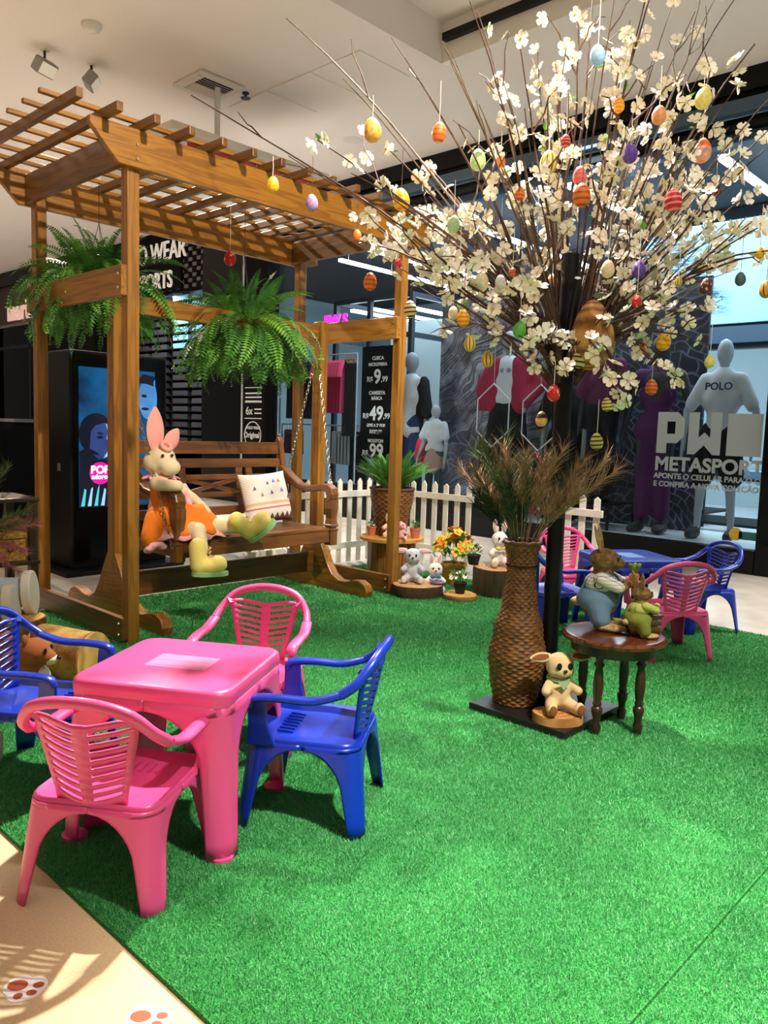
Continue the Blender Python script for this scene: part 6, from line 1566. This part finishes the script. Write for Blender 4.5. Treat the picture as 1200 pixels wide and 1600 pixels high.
# ================================================================== SHOP WINDOW: MANNEQUINS AND CLOTHES
m_man = mat('mannequin_grey', (128, 138, 146), .55); m_manlt = mat('mannequin_pale', (168, 180, 190), .55); m_mandk = mat('mannequin_charcoal', (40, 42, 50), .5)
def mannequin(lab, loc, rz, H, skin, clothes, arms=((.27, 0, .52), (.27, 0, .52)), hands=((.27, -.03, .44), (.27, -.03, .44)), stance=.07, group='shop mannequins'):
    """front is -Y; limbs given as fractions of the height; clothes: list of (name, material, [capsules])"""
    t = thing('mannequin', lab, 'mannequin', loc, rz, group)
    def S(p): return Vector(p) * H
    def C(b, p, q, r0, r1): b.cap(S(p), S(q), r0 * H, r1 * H, 10)
    vox = .0115 * H
    b = MB(); b.ell(S((0, 0, .935)), (.047 * H, .074 * H, .068 * H)); C(b, (0, .005, .89), (0, .008, .82), .028, .034)
    C(b, (0, .005, .77), (0, .01, .62), .075, .062); C(b, (-.085, .005, .80), (.085, .005, .80), .040, .040); C(b, (-.04, .01, .53), (.04, .01, .53), .072, .072)
    for s, a, h in ((-1, arms[0], hands[0]), (1, arms[1], hands[1])):
        A = (s * .112, .005, .80); E = (s * (a[0] * .55), a[1], a[2] + .09); Hd = (s * (h[0] * .55), h[1], h[2])
        C(b, A, E, .032, .025); C(b, E, Hd, .025, .018); C(b, Hd, (Hd[0], Hd[1] - .012, Hd[2] - .05), .018, .013)
        C(b, (s * .048, .01, .50), (s * (stance * .85), -.005, .28), .056, .036); C(b, (s * (stance * .85), -.005, .28), (s * stance, .02, .045), .034, .021); C(b, (s * stance, .012, .025), (s * stance * 1.1, -.115, .018), .024, .019)
    b.v = [(x_, y_ * .72, z_) for x_, y_, z_ in b.v]; b.build('body', skin, t, remesh=vox)
    for nm, m_, caps in clothes:
        g = MB()
        for (p, q, r0, r1) in caps: C(g, p, q, r0, r1)
        g.v = [(x_, y_ * .72, z_) for x_, y_, z_ in g.v]; g.build(nm, m_, t, remesh=vox)
    return t
def top(r=.085, l=.50): return [((0, .005, .79), (0, .01, l), r * .95, r), ((-.09, .005, .795), (.09, .005, .795), .046, .046), ((-.045, .008, l), (.045, .008, l), r * .88, r * .88), ((-.04, .006, .7), (.04, .006, .7), r * .9, r * .9)]
def sleeve(s, e, r0=.044, r1=.044): return [((s * .105, .005, .80), e, r0, r1)]
def legs(st, zb, r0=.066, r1=.045, knee=None):
    out = [((-.04, .01, .53), (.04, .01, .53), .080, .080)]
    for s in (-1, 1): out += [((s * .048, .008, .50), (s * st * .85, 0, .28), r0, (r0 + r1) / 2), ((s * st * .85, 0, .28), (s * st, .015, zb), (r0 + r1) / 2, r1)]
    return out
def shoes(st, r0=.028, r1=.024): return [((s * st, .012, .03), (s * st * 1.12, -.12, .026), r0, r1) for s in (-1, 1)]
m_tee = mat('tee_white', (196, 204, 212), .9); m_burg = mat('burgundy_knit', (150, 34, 62), .9); m_blk = mat('black_cloth', (12, 12, 15), .9); m_purp = mat('purple_cloth', (70, 20, 78), .85); m_wine = mat('wine_cloth', (82, 16, 60), .85)
m_shoe = mat('shoe_charcoal', (52, 54, 58), .6); m_navy = mat('navy_cloth', (18, 26, 46), .9); m_khaki = mat('skirt_blush', (176, 150, 140), .9); m_legging = mat('legging_slate', (64, 84, 92), .9)
WX = 7.98; FW = R(-90)
mA = ((.27, -.02, .56), (.30, -.02, .56)); mH = ((.27, -.04, .44), (.30, -.04, .44))
mannequin('grey mannequin with white t-shirt under black open jacket, left in window', (7.98, 7.08, .25), FW, 2.0, m_man, [('shirt', m_tee, top(.082)), ('jacket', m_blk, [((.10, .01, .79), (.085, .025, .50), .052, .060), ((-.10, .01, .79), (-.085, .025, .50), .052, .060), ((0, .05, .79), (0, .06, .50), .07, .075)] + sleeve(1, (.165, -.02, .60)) + sleeve(-1, (-.165, -.02, .60))), ('jeans', mat('denim_blue', (24, 44, 86), .9), legs(.07, .06, .062, .045)), ('shoes', m_shoe, shoes(.07))])
mannequin('child mannequin in white t-shirt and blush skirt with grey leggings', (7.82, 6.50, .25), FW, 1.30, m_manlt, [('shirt', m_tee, top(.085, .56) + sleeve(-1, (-.150, -.02, .69)) + sleeve(1, (.150, -.02, .69))), ('skirt', m_khaki, [((0, .01, .58), (0, .01, .44), .082, .125)]), ('leggings', m_legging, legs(.07, .06, .056, .038)), ('shoes', m_shoe, shoes(.07))], hands=((.34, -.06, .46), (.27, -.03, .44)))
ct_ = bpy.data.objects[-1] if False else None
mannequin('mannequin in burgundy cardigan and wide black trousers, hand on hip', (8.02, 5.55, .42), FW + R(6), 2.02, m_man, [('top', m_tee, top(.078, .60)), ('cardigan', m_burg, [((.075, -.01, .80), (.085, -.01, .56), .056, .062), ((-.075, -.01, .80), (-.085, -.01, .56), .050, .055), ((0, .05, .79), (0, .055, .56), .07, .08), ((.11, .005, .80), (.205, .03, .69), .050, .046), ((.205, .03, .69), (.13, -.03, .58), .045, .040), ((-.11, .005, .80), (-.165, -.02, .66), .047, .045), ((-.165, -.02, .66), (-.16, -.04, .56), .043, .04)]), ('trousers', m_blk, legs(.085, .03, .075, .085)), ('shoes', m_shoe, shoes(.085))], arms=((.30, -.02, .57), (.37, .03, .60)), hands=((.29, -.04, .50), (.24, -.03, .57)))
mannequin('mannequin in a loose black jacket behind the hexagon frame', (8.22, 4.86, .22), FW, 1.86, m_man, [('jacket', m_blk, top(.098, .50) + sleeve(1, (.165, -.02, .62), .052, .05) + sleeve(-1, (-.165, -.02, .62), .052, .05)), ('trousers', m_blk, legs(.07, .05, .07, .055)), ('shoes', m_blk, shoes(.07))])
mannequin('mannequin in wine top and black leggings standing on a black plinth', (7.98, 4.26, .50), FW - R(10), 1.86, m_mandk, [('top', m_wine, top(.082, .60) + sleeve(1, (.15, -.02, .64)) + sleeve(-1, (-.15, -.02, .64))), ('leggings', m_blk, legs(.06, .06, .062, .034)), ('shoes', m_blk, shoes(.06, .03, .026)), ('socks', m_white, [((s * .06, .015, .075), (s * .06, .015, .06), .026, .026) for s in (-1, 1)])])
mannequin('charcoal mannequin in purple jumpsuit in the right half of the window', (7.98, 3.64, .22), FW + R(4), 2.05, m_mandk, [('jumpsuit', m_purp, top(.068, .55) + legs(.052, .10, .052, .046)), ('shoes', m_shoe, shoes(.055, .03, .024))], arms=((.27, .02, .57), (.30, .0, .57)), hands=((.32, -.02, .46), (.28, -.02, .44)))
mm_ = mannequin('male mannequin in white t-shirt and black shorts at the right window end', (7.98, 2.98, .22), FW + R(3), 1.98, m_manlt, [('t_shirt', m_tee, top(.086, .52) + sleeve(1, (.172, -.01, .68), .040, .042) + sleeve(-1, (-.172, -.01, .68), .040, .042)), ('shorts', m_blk, [((-.04, .01, .52), (.04, .01, .52), .086, .086)] + [((s * .055, .005, .49), (s * .085, 0, .33), .078, .074) for s in (-1, 1)]), ('shoes', m_shoe, shoes(.10, .032, .027))], arms=((.36, -.01, .56), (.36, -.01, .56)), hands=((.36, -.05, .46), (.36, -.05, .46)), stance=.10)
mm_.scale = (.84, .95, 1)
text('shirt_print', 'POLO', .10, mat('print_navy', (40, 52, 84), .8), (7.98 - .145, 3.10, 1.70), AY, BZ, None, .002, .002)
o = bpy.data.objects['shirt_print']; bpy.context.view_layer.update(); o.parent = mm_; o.matrix_parent_inverse = mm_.matrix_world.inverted()
for (y, z, x) in ((3.86, 1.62, 7.80), (3.10, 1.56, 7.78), (4.42, 1.30, 7.82)):
    pass
for (loc, w_, d_, h_, lab) in (((8.0, 4.28, .22), .62, .62, .28, 'black low plinth table under the black leggings mannequin'), ((8.02, 5.55, .22), .7, .55, .20, 'black low plinth table under the burgundy cardigan mannequin')):
    t = thing('plinth_table', lab, 'plinth', loc, group='window plinths')
    MB().bb(-w_ / 2, w_ / 2, -d_ / 2, d_ / 2, h_ - .02, h_).build('top', m_black, t)
    for sx in (-1, 1):
        for sy in (-1, 1): MB().bb(sx * (w_ / 2 - .012) - .012, sx * (w_ / 2 - .012) + .012, sy * (d_ / 2 - .012) - .012, sy * (d_ / 2 - .012) + .012, 0, h_ - .02).build('leg', m_black, t)
# price board inside the window
pbd = thing('price_board', 'tall black price board with white figures inside the shop window', 'sign', (7.68, 7.42, .46))
MB().bb(0, .02, -.30, .30, .35, 1.86).build('board', m_mattblack, pbd)
MB().bb(.0, .03, -.02, .02, 0, .35).build('stand', m_black, pbd); MB().bb(-.12, .14, -.16, .16, 0, .012).build('base', m_black, pbd)
def ptext(s, size, y, z, bold=.002): text('price_print', s, size, m_txt, (7.676, y, z), AY, BZ, pbd, .001, bold, align='CENTER')
ptext('CUECA', .065, 7.42, 2.14); ptext('MICROFIBRA', .06, 7.42, 2.06); ptext('9', .26, 7.42, 1.83, .006); ptext('R$', .10, 7.56, 1.85); ptext(',99', .10, 7.29, 1.85)
ptext('CAMISETA', .065, 7.42, 1.68); ptext('BÁSICA', .06, 7.42, 1.61); ptext('49', .26, 7.42, 1.34, .006); ptext('R$', .10, 7.62, 1.36); ptext(',99', .10, 7.23, 1.36); ptext('LEVE A 2ª POR', .055, 7.42, 1.25); ptext('R$29,99', .07, 7.42, 1.16)
ptext('MOLETOM', .06, 7.42, 1.04); ptext('99', .26, 7.40, .84, .006); ptext('R$', .10, 7.61, .86)
# clothes rails with hanging garments
def rail(lab, x, y0, y1, z):
    t = thing('clothes_rail', lab, 'clothes rail', (x, (y0 + y1) / 2, 0.22 if x < 8.7 else .02), group='clothes rails'); zb = -t.location.z
    MB().tube([(0, y0 - t.location.y, z + zb), (0, y1 - t.location.y, z + zb)], .012, 8).build('bar', m_manlt, t)
    for y in (y0, y1): MB().tube([(0, y - t.location.y, 0.01), (0, y - t.location.y, z + zb)], .014, 8).build('upright', m_manlt, t)
rail('upper clothes rail with pink shirts inside the shop', 8.40, 8.55, 10.35, 2.34); rail('lower clothes rail with skirts inside the shop', 8.62, 8.55, 10.55, 1.26)
def garment_mesh(w, h, flare, m_, seed, sleeves=True):
    rr = random.Random(seed); b = MB(); n = 9; vs = []; fs = []
    prof_ = [(.10, 0), (.45, -.05), (.5, -.10), (.46, -.3), (.46 + flare * .5, -.65), (.46 + flare, -1.0)]
    for s in (-1, 1):
        for (wx, z) in prof_:
            for k in range(n):
                u = -1 + 2 * k / (n - 1); vs.append((u * wx * w, s * (.02 + .012 * math.sin(u * 9 + z * 3 + seed) * (-z)) * (1 - abs(u) ** 4 * .9), z * h))
    m = len(prof_)
    for s in range(2):
        for i in range(m - 1):
            for k in range(n - 1):
                q = (s * m * n + i * n + k, s * m * n + i * n + k + 1, s * m * n + (i + 1) * n + k + 1, s * m * n + (i + 1) * n + k); fs.append(q if s else tuple(reversed(q)))
    b.add(vs, fs)
    if sleeves:
        for s in (-1, 1): b.tube([(s * .40 * w, 0, -.07 * h), (s * .58 * w, 0, -.22 * h), (s * .62 * w, 0, -.34 * h)], [.05, .05, .055], 8, True, (1, .5))
    return b.mesh('cloth', m_, 60)
hang_me = MB().tube([(-.17, 0, -.06), (0, 0, .0), (.17, 0, -.06), (-.17, 0, -.06)], .008, 6).tube([(0, 0, 0), (0, 0, .05), (.02, 0, .075), (.0, 0, .095), (-.02, 0, .08)], .004, 5).mesh('hanger', wood('hanger_wood', (196, 150, 90), (160, 114, 60), 0))
def garment(nm, lab, me_, x, y, z, rz, grp, cat_='shirt'):
    t = thing(nm, lab, cat_, (x, y, z - .09), rz, grp); inst('cloth', me_, t); inst('hanger', hang_me, t)
m_rose = mat('rose_cloth', (206, 62, 104), .9); m_char = mat('charcoal_cloth', (30, 34, 40), .9); m_mag = mat('magenta_cloth', (104, 16, 66), .9); m_lgrey = mat('light_grey_cloth', (170, 174, 180), .9)
G1 = garment_mesh(.42, .80, .05, m_rose, 1); G2 = garment_mesh(.30, 1.15, -.05, m_char, 2, False); G3 = garment_mesh(.34, .40, .10, m_mag, 3, False); G4 = garment_mesh(.34, .52, .05, m_lgrey, 4, False); G5 = garment_mesh(.36, .9, 0, m_navy, 5)
for k in range(9): garment('hanging_shirt', 'rose pink shirt on the upper rail inside the shop', G1, 8.40, 8.80 + k * .075, 2.34, R(24), 'rose pink shirts')
for k in range(5): garment('hanging_trousers', 'charcoal trousers with white side stripe on the upper rail', G2, 8.38, 8.30 + .30 + k * .045, 2.34, R(60), 'charcoal trousers', 'trousers')
for k in range(7): garment('hanging_blouse', 'navy top on the left half of the upper rail', G5, 8.40, 9.55 + k * .09, 2.34, R(30), 'navy tops', 'top')
for k in range(6): garment('hanging_skirt', 'magenta skirt on the lower rail inside the shop', G3, 8.62, 10.05 + k * .075, 1.26, R(60 + 5 * (k % 2)), 'magenta skirts', 'skirt')
for k in range(5): garment('hanging_blouse', 'light grey shorts on the lower rail behind the chain', G4, 8.62, 8.95 + k * .075, 1.26, R(60), 'grey shorts', 'shorts')
for k in range(4): garment('hanging_trousers', 'black trousers at the right end of the lower rail', garment_mesh(.34, .8, 0, m_blk, 8 + k, False), 8.62, 8.60 + k * .07, 1.26, R(70), 'black trousers', 'trousers')
tag(MB().cap((0, 0, .0), (0, 0, .16), .12, .09).build('red_bag', mat('red_bag', (206, 30, 70), .7), remesh=.02, loc=(7.92, 6.78, .90)), 'bright red bag hung beside the child mannequin', 'bag')
# black low furniture in the shop seen between the legs of the male mannequin
for (x, y, w_, d_, h_, lab) in ((10.2, 3.4, .5, 1.6, .75, 'black framed display table behind the male mannequin'), (11.4, 5.0, .5, 1.6, .75, 'black framed display table further back in the shop'), (10.0, 1.8, .5, 1.6, .9, 'black framed display table near the right shop wall')):
    t = thing('display_table', lab, 'table', (x, y, .02), group='shop display tables')
    for z in (.2, h_): MB().bb(-w_, w_, -d_ / 2, d_ / 2, z - .03, z).build('board', m_black if z < .5 else m_dsteel, t)
    for sx in (-1, 1):
        for sy in (-1, 1): MB().bb(sx * (w_ - .03) - .02, sx * (w_ - .03) + .02, sy * (d_ / 2 - .03) - .02, sy * (d_ / 2 - .03) + .02, 0, h_ - .03).build('leg', m_black, t)
    for k in range(4):
        o = inst('folded_jeans', jme[(k * 2 + 1) % 3 if k else 0], None, (x - .1 + .0 * k, y - d_ / 2 + .3 + k * .36, h_ + .02 - .021)); tag(o, 'folded clothes on a ' + lab, 'clothes', 'folded clothes ' + lab[-10:])
spt = thing('track_spot', 'bright spotlight glaring beside the head of the male mannequin', 'spotlight', (9.6, 3.05, 2.75))
MB().tube([(0, 0, 0), (0, 0, 1.57)], .012, 8).build('rod', m_dsteel, spt); MB().tube([(-.09, 0, -.03), (.05, 0, 0.02)], .045, 14).build('can', m_dsteel, spt, smooth=50)
MB().lathe([(.04, 0), (.04, .006)], n=16).build('lens', mat('spot_glow', (255, 255, 255), .5, emit=40), spt).matrix_local = Matrix.Translation((-.097, 0, -.033)) @ Matrix.Rotation(R(-80), 4, 'Y')
